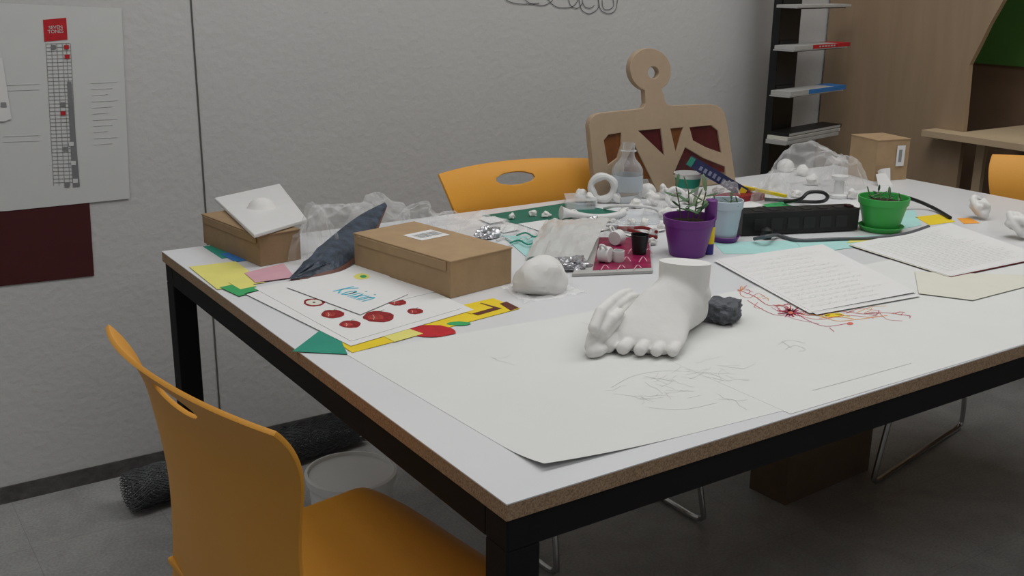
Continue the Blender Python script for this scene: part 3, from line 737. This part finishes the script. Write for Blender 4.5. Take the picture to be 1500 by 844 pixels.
bagat(868,332,15,318,19,'silver foil scrap beside the funnel','foil_wrapper',m=M_foil,sub=4,sy=.7)
def strip(T,B,bulge,ph,na=.002):
    Tp=smoothpts([Q(*t) for t in T],6); Bp=smoothpts([Q(*t) for t in B],6); n=len(Tp)-1
    def pf(u,v):
        i=min(n,int(round(u*n))); p=Bp[i].lerp(Tp[i],v); return p+Vector((bulge*.5,-bulge,bulge*.35))*math.sin(math.pi*v)*math.sin(math.pi*u)+Vector((na*noise.noise(Vector((u*9+ph,v*7,4))),na*noise.noise(Vector((u*9+ph,v*7,8))),na*noise.noise(Vector((u*8+ph,v*6,1)))))*math.sin(math.pi*min(1,u*2.2))
    return pf,n
mb=MB()
T=[(424,408,.005),(450,380,.028),(486,347,.046),(527,316,.062),(564,297,.070)]; Bm=[(427,409,.006),(464,402,.008),(504,388,.012),(541,352,.028),(567,301,.067)]
pf,n=strip(T,Bm,.010,0,.007); mb.grid(pf,n,12,0,.0010)
lo=[(u+2,v+6,max(.002,h-.006)) for u,v,h in Bm]; lo[0]=(425,411,.003); lo[-1]=(567,303,.065)
pf,n=strip(Bm,lo,0,0,.0); mb.grid(pf,n,2,1,.0010)
mb.build('folded_brochure',[M_navy,mat('reddish_edge',(104,66,54),.5,.3,30)],'blue grey folded sheet with reddish edge leaning up to a point','brochure',recalc=False,ang=20)
def slv(u,v): return Vector((0,0,max(0,.016*math.sin(math.pi*v)*math.sin(2.5*u+.3)+.010*abs(noise.noise(Vector((u*4,v*4,9))))+.004*abs(noise.noise(Vector((u*11,v*11,2)))))))
mb=MB(); mb.patch([P(770,382)+Vector((0,0,.003)),P(858,393)+Vector((0,0,.009)),Q(893,321,.045),Q(800,324,.014)],26,26,0,slv,.0005)
mb.build('plastic_sleeve',M_film,'milky translucent plastic sleeve bent upward','plastic sleeve',recalc=False,ang=12)
for k,(u,v) in enumerate(((745,352),(765,356),(790,350),(775,345))):
    mb=MB(); mb.tube(smoothpts([Q(u-18,v,.005+k*.003),Q(u-5,v-4,.005+k*.003),Q(u+8,v+2,.005+k*.003),Q(u+22,v-2,.005+k*.003)],5),.0018,6,0)
    mb.build('plastic_strip',[M_teal if k%2 else M_white],('thin white' if k%2==0 else 'thin teal')+' plastic strip on the aqua folder','plastic strip',group='plastic strips on the folder')

# ---------------- vessels / pots ----------------
def leafM(p,d,s):
    d=Vector(d).normalized(); q=d.to_track_quat('X','Z').to_matrix().to_4x4(); return Matrix.Translation(p)@q
def pot(u,vb,rpx,vtop,m,label,fol,seed,saucer=None,fh=.06,fs=.02,nl=7):
    c,r=base(u,vb,rpx*.74); rt=rpx*S(u,vb)*.97; h=HZ(c,vtop)-TZ-.012
    e=empty('potted_plant',(c.x,c.y,TZ),label,'potted plant'); rb=rt*.70
    z0=.001
    if saucer:
        mb=MB(); mb.lathe([(0,z0),(rb*1.1,z0),(rb*1.32,.012),(rb*1.27,.013),(rb*1.08,.004),(0,.004)],36,0,None,(c.x,c.y,TZ)); mb.build('saucer',saucer,parent=e); z0=.005
    mb=MB(); mb.lathe([(0,z0),(rb,z0),(rb*1.02,z0+.003),(rt*.95,h*.80),(rt*1.0,h*.80),(rt*1.03,h*.99),(rt*1.0,h),(rt*.96,h*.99),(rt*.92,h*.84),(rt*.9,h*.78)],44,0,None,(c.x,c.y,TZ)); mb.build('pot',m,parent=e)
    mb=MB(); mb.lathe([(0,h*.87),(rt*.5,h*.86),(rt*.93,h*.82)],30,0,None,(c.x,c.y,TZ)); mb.build('soil',M_soil,parent=e)
    R=random.Random(seed); mb=MB(); zs=TZ+h*.85
    for k in range(fol):
        a=k*2.4; rr=rt*.5*math.sqrt((k+.5)/fol); b0=Vector((c.x+rr*math.cos(a),c.y+rr*math.sin(a),zs))
        top=b0+Vector((math.cos(a)*rr*.9,math.sin(a)*rr*.9,fh*R.uniform(.5,1)))
        mb.tube([b0,b0.lerp(top,.5)+Vector((.002,0,0)),top],.0013,6,1)
        for l in range(nl):
            t=.3+.7*l/(nl-1); p=b0.lerp(top,t); aa=l*2.39+k; el=R.uniform(-.1,.6) if l<nl-1 else 1.2
            dv=Vector((math.cos(aa)*math.cos(el),math.sin(aa)*math.cos(el),math.sin(el))); s=fs*R.uniform(.7,1.1)
            mb.ball((s*.7,0,0),(s*.7,s*.20,s*.08),0 if R.random()<.75 else 2,leafM(p,dv,s),8,6)
    mb.build('foliage',[M_leaf,M_stem,M_leaf2],parent=e)
pot(1006,380,39,308,M_purple,'purple plastic pot with a leafy succulent',4,1,None,.074,.026,6)
pot(1060,357,25,284,M_bpot,'pale blue pot with plant on purple saucer',3,2,M_purple,.012,.015,4)
pot(1289,343,37,280,M_gpot,'bright green plastic pot with a small succulent',4,3,M_gpot,.014,.016,4)
c,r=base(917,300,23); hb_=HZ(c,209)-TZ
e=empty('water_bottle',(c.x,c.y,TZ),'clear plastic water bottle without cap standing on the table','bottle')
pr=[(0,.004),(r*.6,.001),(r*.95,.004),(r,.012)]
for k in range(5): z=.02+k*.012; pr+=[(r*.95,z),(r,z+.006)]
zz=hb_; pr+=[(r,zz*.50),(r*.97,zz*.56),(r*.80,zz*.64),(r*.55,zz*.71),(r*.42,zz*.77),(r*.40,zz*.82),(r*.40,zz*.85),(r*.52,zz*.855),(r*.52,zz*.87),(r*.40,zz*.875),(r*.40,zz)]
mb=MB(); mb.lathe(pr,36,0,None,(c.x,c.y,TZ+.0005)); mb.build('body',M_bottle,parent=e,ang=60)
mb=MB(); mb.lathe([(r*1.01,zz*.20),(r*1.015,zz*.21),(r*1.015,zz*.46),(r*1.01,zz*.47)],36,0,None,(c.x,c.y,TZ)); mb.build('bottle_label',clear('label_film',(224,232,238),.45,.3,.4,(215,225,232)),parent=e,label='pale translucent label')
def cup(u,vb,rpx,vtop,mats,name,label,cat,band=False,taper=.75,z0=0):
    c,r=base(u,vb,rpx*taper); rt=rpx*S(u,vb); h=HZ(c,vtop)-TZ
    mb=MB()
    mb.lathe([(0,.001),(rt*taper,.001),(rt*(taper+.4*(1-taper)),h*.4)],28,0,None,(c.x,c.y,TZ+z0))
    mb.lathe([(rt*(taper+.4*(1-taper)),h*.4),(rt*(taper+.8*(1-taper)),h*.8)],28,1 if band else 0,None,(c.x,c.y,TZ+z0))
    mb.lathe([(rt*(taper+.8*(1-taper)),h*.8),(rt,h*.97),(rt*1.05,h*.98),(rt*1.05,h),(rt*.97,h),(rt*.9,h*.6),(0,h*.55)],28,0,None,(c.x,c.y,TZ+z0))
    return mb.build(name,mats,label,cat),c,rt,h
cup(1006,290,20,253,[M_white,M_teal],'paper_cup','white paper cup with teal band','cup',True)
cup(936,379,13,348,[M_black,M_dkred],'small_cup','tiny black cup beside white mini mugs','cup',False,.78,.0068)
def mug(u,v,rpx,h,label,axis,z0):
    c,r=base(u,v,rpx); c=Vector((c.x,c.y,TZ+z0)); 
    if axis: 
        Mx=Matrix.Translation(c+Vector((0,0,r)))@Matrix.Rotation(axis,4,'Z')@Matrix.Rotation(math.radians(90),4,'Y')@Matrix.Translation((0,0,-h/2))
    else: Mx=Matrix.Translation(c)
    mb=MB(); mb.lathe([(0,0),(r*.9,0),(r,.003),(r,h),(r*.88,h),(r*.85,.003),(0,.0025)],26,0,Mx); 
    o=mb.build('mini_mug',M_white,label,'mug',group='miniature white mugs')
    mb=MB(); mb.tube(smoothpts([(r*.95,0,h*.2),(r*1.6,0,h*.3),(r*1.6,0,h*.7),(r*.95,0,h*.8)],5),.0025,8,0,Mx@Matrix.Rotation(2.5,4,'Z')); mb.build('handle',M_white,parent=o)
mug(903,366,11,.022,'tiny white mug tipped over on the magazine',0.4,.0068); mug(886,392,12,.022,'tiny white mug lying beside the others',2.0,.0068); mug(905,390,9,.022,'tiny white mug standing upright on the magazine',0,.0068)
def ringobj(name,u,v,h,rpx,tr,label,cat='ring',tilt=0,m=M_white,sq=1.0,arc=1.0,ph=0):
    p=P(u,v); R_=rpx*S(u,v); c=Vector((p.x,p.y,TZ+h)); rt=Vector(( DX[0],DY[0],0)).normalized(); up=(Vector((0,0,1))*math.cos(tilt)+away(p)*math.sin(tilt)).normalized()
    zmin=(R_*sq*math.cos(tilt)+tr); c.z=TZ+zmin+.001+h
    n=28
    pts=[c+rt*math.cos(t)*R_*(1+.06*math.sin(3*t))+up*math.sin(t)*R_*sq for t in [ph+2*math.pi*arc*i/(n if arc==1 else n-1) for i in range(n)]]
    mb=MB(); mb.tube(pts,[tr*(1+.15*math.sin(i*.9)) for i in range(n)],10,0,None,arc==1); return mb.build(name,m,label,cat)
ringobj('plaster_ring',882,298,0,17,.0095,'thick white plaster ring standing upright')
ringobj('plaster_ring',988,304,0,12,.006,'thin white plaster ring near the purple pot',tilt=.3)
ringobj('tape_roll',1030,300,0,13,.008,'roll of clear tape behind the pots','tape',tilt=1.5,m=M_cream)
def ball(u,vb,rpx,label,squash=1,seed=1):
    c,r=base(u,vb,rpx*.4); r=rpx*S(u,vb); crumple((c.x,c.y,TZ+.0005),r,r,r*1.9*squash,seed,3,.22,1.3,.1).build('plaster_ball',M_plaster,label,'ball',ang=60)
ball(851,297,10,'small white plaster ball near the cutting mat',1,2); ball(947,290,13,'white plaster ball near the bottle',.8,4)
ball(1150,252,12,'white plaster ball among the clear bags',.8,6); ball(1175,258,9,'small white plaster ball in a bag',.9,8)
mb=MB()
pts=smoothpts([Q(822,312,.018),Q(836,313,.016),Q(870,318,.013),Q(900,316,.014),Q(912,312,.013)],5); n=len(pts)
mb.tube(pts,[.017-.010*min(1,i/(n*.3)) if i<n*.3 else (.007 if i<n*.85 else .007+.006*(i-n*.85)/(n*.15)) for i in range(n)],14)
mb.build('funnel_pipe',M_white,'white plastic funnel shaped pipe lying down','funnel')
mb=MB(); c=P(932,322); R_=40*S(932,322)
mb.lathe([(R_,.001),(R_*1.04,.004),(R_,.008),(R_*.93,.005),(0,.0045)],40,0,None,(c.x,c.y,TZ)); 
mb.build('jar_lid',M_bottle,'round clear plastic lid lying flat','lid')
mb=MB(); mb.tube(smoothpts([Q(885,305,.004),Q(905,302,.02),Q(935,302,.03),Q(958,306,.02),Q(968,314,.004)],6),.0035,8); mb.build('bent_strip',M_white,'white bent plastic strip arching over the lid','plastic strip')
mb=MB(); mb.prism([P(826,296),P(830,309),P(872,307),P(866,294)],TZ+.001,TZ+.022); mb.build('clear_tray',M_bottle,'shallow clear plastic tray at the table back','tray',smooth=False)
mb=MB()
for s_ in (-1,1): mb.tube(smoothpts([Q(905,334,.010),Q(925,336+s_*2,.010),Q(945,339+s_*5,.010),Q(962,344+s_*4,.010)],5),.004,8,0)
mb.tube([Q(888,331,.010),Q(905,334,.010)],[.0025,.006],8,1)
mb.build('pliers',[M_dkred,M_ink],'small pliers with dark red handles','pliers')
R=random.Random(21)
for k,(u,v,rp) in enumerate(((842,322,8),(858,338,7),(932,306,9),(944,332,8),(958,346,7),(915,310,7),(975,322,9),(896,326,6),(1008,300,10),(1022,318,8),(812,330,6),(780,318,6),(1105,292,9),(1165,290,9),(1190,272,9),(1248,292,8),(870,352,6),(955,360,6),(1075,300,8),(1130,285,8),(830,338,7),(800,320,6),(925,330,7),(970,338,8),(750,322,6),(1052,285,8))):
    c,r=base(u,v,rp*.6); r=rp*S(u,v)
    crumple((c.x,c.y,TZ+.0012),r*R.uniform(.8,1.3),r*R.uniform(.6,1),r*R.uniform(1.0,1.8),30+k,3,.5,1.3,.3).build('plaster_fragment',M_plaster,'small rough white plaster piece in the table clutter','plaster fragment',ang=25,group='plaster fragments in the clutter')
mb=MB(); c=P(1037,372); z=HZ(c,292)-TZ; rr=9*S(1037,372)
mb.lathe([(0,.001),(rr*.85,.001),(rr*.85,z*.62)],20,0,None,(c.x,c.y,TZ)); mb.lathe([(rr*.85,z*.62),(rr,z*.63),(rr,z*.98),(rr*.8,z),(0,z)],20,1,None,(c.x,c.y,TZ))
mb.lathe([(rr*.87,z*.2),(rr*.88,z*.21),(rr*.88,z*.5),(rr*.87,z*.51)],20,2,None,(c.x,c.y,TZ))
mb.build('glue_stick',[mat('indigo',(50,40,120),.5),M_purple,M_yellow],'glue stick with purple cap and yellow band','glue stick')
def obox(name,p0,p1,w,h,mats,label,cat,z0,tiltz=0,deco=None,bevel=.001):
    d=(p1-p0); L=d.length; x=d.normalized(); y=Vector((0,0,1)).cross(x).normalized(); zv=x.cross(y)
    M_=Matrix.Identity(4)
    for i in range(3): M_[i][0]=x[i];M_[i][1]=y[i];M_[i][2]=zv[i];M_[i][3]=p0[i]
    mb=MB(); mb.box((0,0,0),(L,w,h),0,M_)
    if deco: deco(mb,M_,L)
    return mb.build(name,mats,label,cat,smooth=False,bevel=bevel)
def dcb(mb,M_,L):
    mb.box((-.0004,.002,.002),(L*.05,.044,.0246),1,M_); mb.box((L*.88,-.0006,.001),(L*.99,-.0001,.023),2,M_)
    R=random.Random(5)
    for i in range(8):
        x=L*(.12+i*.085); mb.box((x,-.0006,.006),(x+L*.05,-.0001,.012+R.random()*.007),3,M_)
obox('marker_box',Q(1012,246,.085),P(1088,293)+Vector((0,0,.004)),.045,.028,[mat('indigo_box',(44,48,88),.4,.3,30),M_teal,M_yellow,mat('box_marks',(130,134,160),.6)],'dark blue marker box leaning downward on the clutter','box',0,deco=dcb)
obox('book',P(1062,303),P(1120,293),.06,.018,[mat('red_book',(130,30,34),.5)],'small dark red book by the marker box','book',0)
obox('marker_pen',P(1048,312)+Vector((0,0,.001)),P(1076,317)+Vector((0,0,.001)),.010,.010,[M_black],'black marker pen lying near the pots','pen',0)
obox('marker_pen',Q(1080,275,.024),Q(1150,290,.024),.008,.008,[M_yellow],'yellow marker pen resting on the red book','pen',0)
def dps(mb,M_,L):
    for k in range(6):
        x=L*(.1+k*.14); mb.box((x,-.0012,.010),(x+.028,0.0,.036),1,M_)
        mb.box((x+.006,.012,.0501),(x+.024,.034,.0512),1,M_)
    mb.box((L*.92,.012,.0501),(L*.97,.03,.055),2,M_)
obox('power_strip',P(1086,347)+Vector((0,0,.003)),P(1256,339)+Vector((0,0,.003)),.055,.05,[M_black,mat('socket_grey',(34,34,36),.5),mat('switch_dark',(50,24,24),.5)],'long black power strip with a row of sockets','power strip',0,deco=dps,bevel=.003)
mb=MB(); mb.tube(smoothpts([Q(1105,350,.008),Q(1125,346,.022),Q(1140,345,.006),Q(1170,352,.005),Q(1230,350,.005),Q(1275,349,.005),Q(1325,343,.005),Q(1360,332,.005)],6),.0040,8)
mb.build('extension_cable',mat('grey_cord',(92,94,98),.5),'grey cable running beside the power strip','cable')
mb=MB(); mb.tube(smoothpts([Q(1262,303,.008),Q(1280,288,.03),Q(1305,284,.045),Q(1340,293,.024),Q(1368,305,.008),Q(1392,319,.005)],6),.0045,8)
mb.build('black_hose',M_black,'thick black cable curving behind the green pot','cable')
mb=MB(); mb.tube(smoothpts([Q(1150,296,.01),Q(1172,292,.03),Q(1185,282,.045),Q(1205,282,.045),Q(1212,290,.03),Q(1195,296,.01),Q(1120,292,.006)],6),.0045,8)
mb.build('black_cable',M_black,'black cable loop behind the power strip','cable')
mb=MB(); mb.lathe([(0,0),(.011,0),(.013,.004),(.013,.02),(.006,.024),(0,.026)],18,0,None,P(1122,350)+Vector((0,0,.001))); mb.build('cable_plug',M_black,'round black plug on the aqua sheet','plug')
mb=MB(); c,r=base(1227,292,14); mb.lathe([(0,.001),(r,.001),(r,.008),(r*.55,.012),(r*.5,.045),(r*.85,.052),(r*.85,.058),(0,.058)],26,0,None,(c.x,c.y,TZ)); mb.build('thread_spool',M_white,'white plastic spool standing near the bag','spool')
mb=MB(); c=P(1288,270); mb.patch([c,c+Vector((.05,0,0)),c+Vector((.055,.01,.04)),c+Vector((.0,.01,.035))],6,6,0,lambda u,v:Vector((0,.01*math.sin(3*u),0)),.0006); mb.patch([c+Vector((-.03,-.02,0)),c+Vector((.02,-.03,0)),c+Vector((.02,0,.03)),c+Vector((-.02,0,.03))],6,6,0,None,.0006); mb.build('folded_paper',M_paper,'white folded paper against the cardboard box','folded paper',recalc=False)
def knot(u,vb,rpx,seed,label,rr=.24):
    c,r=base(u,vb,rpx*.8); ch_=[]
    for k in range(4):
        a0=k*1.6+seed; pts=[]
        for j in range(7):
            a=a0+j*.6; pts.append((c.x+r*.6*math.cos(a)*math.cos(k*.8+seed*.3),c.y+r*.6*math.sin(a),TZ+r*(.95+.6*math.sin(a+k)*math.cos(k*.5)),r*rr))
        ch_.append(pts)
    organic(ch_,.0025,None,2,[((0,0,TZ+.001),(0,0,-1))]).build('plaster_knot',M_plaster,label,'plaster knot',ang=70)
knot(1433,324,24,1,'white plaster knotted form on the table end'); knot(1488,354,29,2,'white plaster form of looped tubes')
knot(955,304,17,3,'small twisted white plaster form beside the bottle',.26); knot(975,296,17,5,'small looped white plaster form behind the pot',.24); knot(866,304,14,7,'small white plaster knot beside the ring',.26)
knot(902,300,13,9,'small white plaster knot against the bottle',.25)

# ---------------- cut-out board ----------------
BY=2.085
def to2(u,v): p=PY(u,v,BY); return p.x,p.z
def shape2d(name,loops,th,bevel=.0015):
    cu=bpy.data.curves.new(name,'CURVE'); cu.dimensions='2D'; cu.fill_mode='BOTH'; cu.extrude=th/2-bevel; cu.bevel_depth=bevel; cu.offset=-bevel
    for lp in loops:
        s=cu.splines.new('POLY'); s.points.add(len(lp)-1)
        for i,(x,y) in enumerate(lp): s.points[i].co=(x,y,0,1)
        s.use_cyclic_u=True
    o=bpy.data.objects.new('t',cu); COL.objects.link(o); dg=bpy.context.evaluated_depsgraph_get()
    me=bpy.data.meshes.new_from_object(o.evaluated_get(dg)); bpy.data.objects.remove(o)
    mb=MB(); mb.add([tuple(v.co) for v in me.vertices],[tuple(p.vertices) for p in me.polygons]); bpy.data.meshes.remove(me)
    return mb
circ=lambda cu,cv,ru,rv,a0,a1,n:[(cu+ru*math.cos(math.radians(a0+(a1-a0)*i/n)),cv+rv*math.sin(math.radians(a0+(a1-a0)*i/n))) for i in range(n+1)]
outer=[(872,276),(866,195),(866,183),(869,175),(875,169),(884,166),(942,160),(947,158),(950,152),(950,136)]+circ(960,103,30,32,110,422,30)+[(977,138),(979,150),(983,154),(990,155),(1044,153),(1054,155),(1061,160),(1065,168),(1067,180),(1075,262)]
holes=[circ(964,107,8,9,0,345,23),
 [(886,206),(893,198),(912,195),(911,212),(904,232),(890,242)],
 [(937,192),(970,189),(973,228)],[(984,189),(1003,187),(990,224)],
 [(1012,187),(1044,184),(1053,192),(1056,224),(1034,216),(1016,206)],
 [(914,240),(930,212),(962,262),(912,262)],[(984,256),(1004,216),(1030,232),(1060,244),(1062,252)]]
L=[[to2(u,v) for u,v in outer]]+[[to2(u,v) for u,v in hh_] for hh_ in holes]
mb=shape2d('b',L,.018)
zmin=min(v[1] for v in mb.v)
Mb=Matrix.Translation((0,BY,0))@Matrix.Rotation(math.radians(90),4,'X')
lean=Matrix.Translation((0,BY,zmin))@Matrix.Rotation(math.radians(-5),4,'X')@Matrix.Translation((0,-BY,-zmin))
mb2=MB(); mb2.add(mb.v,mb.f,0,lean@Mb)
zm=min(v[2] for v in mb2.v)
if TZ+.001-zm<0: mb2.v=[(x,y,(TZ+.001) if z<zm+.03 else z) for x,y,z in mb2.v]
else: mb2.v=[(x,y,max(z,TZ+.001)) for x,y,z in mb2.v]
board=mb2.build('cutout_board',M_birch,'tan fibreboard with round handle and stained window cutouts','wooden board',ang=30)
for k,hh_ in enumerate(holes[1:]):
    pts=[to2(u,v) for u,v in hh_]
    m_=MB(); m_.prism([(x,z) for x,z in pts],-.004,.004,0,lean@Mb); m_.v=[(x,y,max(z,TZ+.002)) for x,y,z in m_.v]
    m_.build('stained_panel',[M_amber,M_ruby,M_amber,M_ruby,M_amber,M_ruby][k],parent=board,smooth=False,label='dark translucent coloured panel')

# ---------------- bookshelf tower ----------------
pc=PY(1172,150,2.55); yw=math.radians(12)
sh=empty('book_tower',(pc.x,2.55,0),'narrow black metal shelf tower with small plates','bookshelf')
def Ms(z): return Matrix.Translation((pc.x,2.55,z))@Matrix.Rotation(yw,4,'Z')
mb=MB(); mb.box((-.145,.02,0.02),(-.01,.05,2.0),0,Ms(0)); mb.build('post',M_black,parent=sh,smooth=False,bevel=.002)
mb=MB(); mb.box((-.16,-.12,0.0),(.14,.08,.02),0,Ms(0)); mb.build('foot_plate',M_black,parent=sh,smooth=False,bevel=.002)
for k,v in enumerate((11,72,137,204)):
    z=HZ((pc.x,2.52),v)
    mb=MB(); mb.box((-.17,-.05,z-.003),(.17,.019,z),0,Ms(0)); mb.box((-.14,.015,z),(-.02,.019,z+.03),0,Ms(0)); mb.build('shelf_plate',M_black,parent=sh,smooth=False)
    specs={0:[(M_book,.010,'white')],1:[(M_book,.004,'white'),(M_red,.012,'red spined')],2:[(M_book,.004,'white'),(M_blue,.014,'blue spined')],3:[(M_book,.014,'white'),(M_cream,.012,'cream'),(M_black,.012,'black')]}[k]
    zz=z+.0005
    for i,(m,t,nm) in enumerate(specs):
        x0_=-.19+.008*i; mb=MB()
        if k in (1,2) and i==1:
            mb.box((x0_,-.064,zz),(x0_+.38,.012,zz+t),1,Ms(0))
            mb.box((x0_+.12,-.0655,zz-.0003),(x0_+.3815,-.0642,zz+t+.0003),0,Ms(0)); mb.box((x0_+.30,-.0655,zz+t),(x0_+.3815,.012,zz+t+.0005),0,Ms(0)); mb.box((x0_+.3801,-.0655,zz),(x0_+.3815,.012,zz+t),0,Ms(0))
            if k==1:
                for q in range(6): mb.box((x0_+.16+q*.020,-.0662,zz+t*.3),(x0_+.16+q*.020+.012,-.0656,zz+t*.7),1,Ms(0))
        else: mb.box((x0_,-.065,zz),(x0_+.37,.012,zz+t),0,Ms(0)); mb.box((x0_+.003,-.0662,zz+.002),(x0_+.36,-.0652,zz+t-.002),1,Ms(0))
        mb.build('book',[m,M_book],nm+' book lying flat on the black shelf tower','book',smooth=False,group='books on the shelf tower'); zz+=t+.0008

# ---------------- plywood workstation ----------------
WX=3.22
ws=empty('plywood_workstation',(WX+.2,1.8,0),'tall plywood booth desk with arched opening and green interior','workstation')
pa=[PX(u,v,WX) for u,v in ((1412,185),(1418,120),(1420,95),(1434,68),(1450,35),(1470,0))]
poly=[(2.70,0.001),(pa[0].y,0.001)]+[(p.y,p.z) for p in pa]+[(2.05,1.34),(1.9,1.48),(1.7,1.58),(1.45,1.62),(1.0,1.62),(1.0,2.2),(2.70,2.2)]
mb=MB(); n=len(poly)
mb.add([(WX,y,z) for y,z in poly]+[(WX+.02,y,z) for y,z in poly],[tuple(range(n)),tuple(range(n,2*n))[::-1]]+[(i,(i+1)%n,n+(i+1)%n,n+i) for i in range(n)])
mb.build('front_panel',M_oak,parent=ws,smooth=False)
zg=PX(1450,94,3.6).z
mb=MB(); mb.box((3.60,1.0,zg),(3.61,2.68,2.18)); mb.build('green_lining',M_green2,parent=ws,smooth=False,label='green inner lining panel')
mb=MB(); mb.box((3.615,1.0,0.001),(3.63,2.68,2.18)); mb.build('back_panel',M_dkwood,parent=ws,smooth=False)
pd=PX(1350,190,3.14)
mb=MB(); mb.box((3.14,1.0,pd.z-.022),(3.219,pd.y,pd.z)); mb.box((3.219,1.0,pd.z-.022),(3.6,pa[0].y-.001,pd.z)); mb.build('desk_top',M_ply,parent=ws,smooth=False,bevel=.001)
mb=MB(); mb.box((3.26,pa[0].y-.06,.001),(3.28,pa[0].y-.03,pd.z-.023)); mb.build('desk_support',M_ply,parent=ws,smooth=False)
mb=MB(); mb.box((3.24,1.0,.001),(3.6,1.02,2.18)); mb.build('side_panel',M_ply,parent=ws,smooth=False)

# ---------------- floor things ----------------
c=P(514,690,.2); rr=64*S(514,690,.2); cx,cy=c.x,c.y
mb=MB(); mb.lathe([(0,.001),(rr*.82,.001),(rr*.86,.01),(rr*.96,.180),(rr*1.03,.182),(rr*1.05,.2),(rr*.98,.202),(rr*.93,.18),(rr*.82,.01),(0,.008)],44,0,None,(cx,cy,0))
bk=mb.build('plastic_bucket',M_buck,'round milky white plastic tub on the floor','bucket')
mb=MB(); mb.lathe([(0,.190),(rr*.94,.190),(rr*.96,.194),(0,.194)],44,0,None,(cx,cy,0)); mb.build('bucket_lid',M_buck,parent=bk)
mb=MB(); p0=Vector((.54,2.49,.0)); p1=Vector((1.22,2.57,.0)); dl=(p1-p0).normalized(); sd=Vector((-dl.y,dl.x,0)); Lr=(p1-p0).length
for R_,ph in ((.050,0),(.048,.5),(.042,.2),(.035,.7),(.027,.1)):
    nA=22; nL=56
    for i in range(nA):
        for sgn in (1,-1):
            pts=[]
            for j in range(nL+1):
                a=2*math.pi*(i+ph+sgn*j*.5)/nA; r2=R_*(1+.06*math.sin(j*1.1+i))
                pts.append(p0+dl*(Lr*j/nL)+sd*math.cos(a)*r2+Vector((0,0,.056+math.sin(a)*r2)))
            mb.tube(pts,.0009,3)
mb.build('wire_mesh_roll',M_wire,'roll of grey chicken wire on the floor by the wall','wire roll',smooth=False,recalc=False)

# ---------------- lights & camera ----------------
def area(name,loc,sx_,sy_,e,col=(1,.995,.985),rot=(0,0,0)):
    l=bpy.data.lights.new(name,'AREA'); l.shape='RECTANGLE'; l.size=sx_; l.size_y=sy_; l.energy=e; l.color=col
    o=bpy.data.objects.new(name,l); o.location=loc; o.rotation_euler=rot; COL.objects.link(o)
area('ceiling_and_fill_light',(1.4,1.4,2.95),1.8,1.0,20); area('ceiling_and_fill_light',(2.9,1.2,2.95),1.6,1.0,17); area('ceiling_and_fill_light',(1.2,-.8,2.95),2.0,1.0,18); area('ceiling_and_fill_light',(-.6,1.6,2.95),1.2,1.0,11)  # the last lamp is an added fill to brighten left floor, bucket and chair
w=bpy.data.worlds.new('w'); bpy.context.scene.world=w; w.use_nodes=True; w.node_tree.nodes['Background'].inputs[0].default_value=(.8,.9,1,1); w.node_tree.nodes['Background'].inputs[1].default_value=.15
cd=bpy.data.cameras.new('camera'); cam=bpy.data.objects.new('camera',cd); COL.objects.link(cam)
cd.sensor_width=36; cd.lens=36*F/1500; cd.clip_start=.02
m=Matrix.Identity(4)
for i,d in enumerate((DX,DY,DZ)):
    m[i][0]=d[0]; m[i][1]=-d[1]; m[i][2]=-d[2]
m[2][3]=CH; cam.matrix_world=m
bpy.context.scene.camera=cam
bpy.context.scene.view_settings.view_transform='Standard'
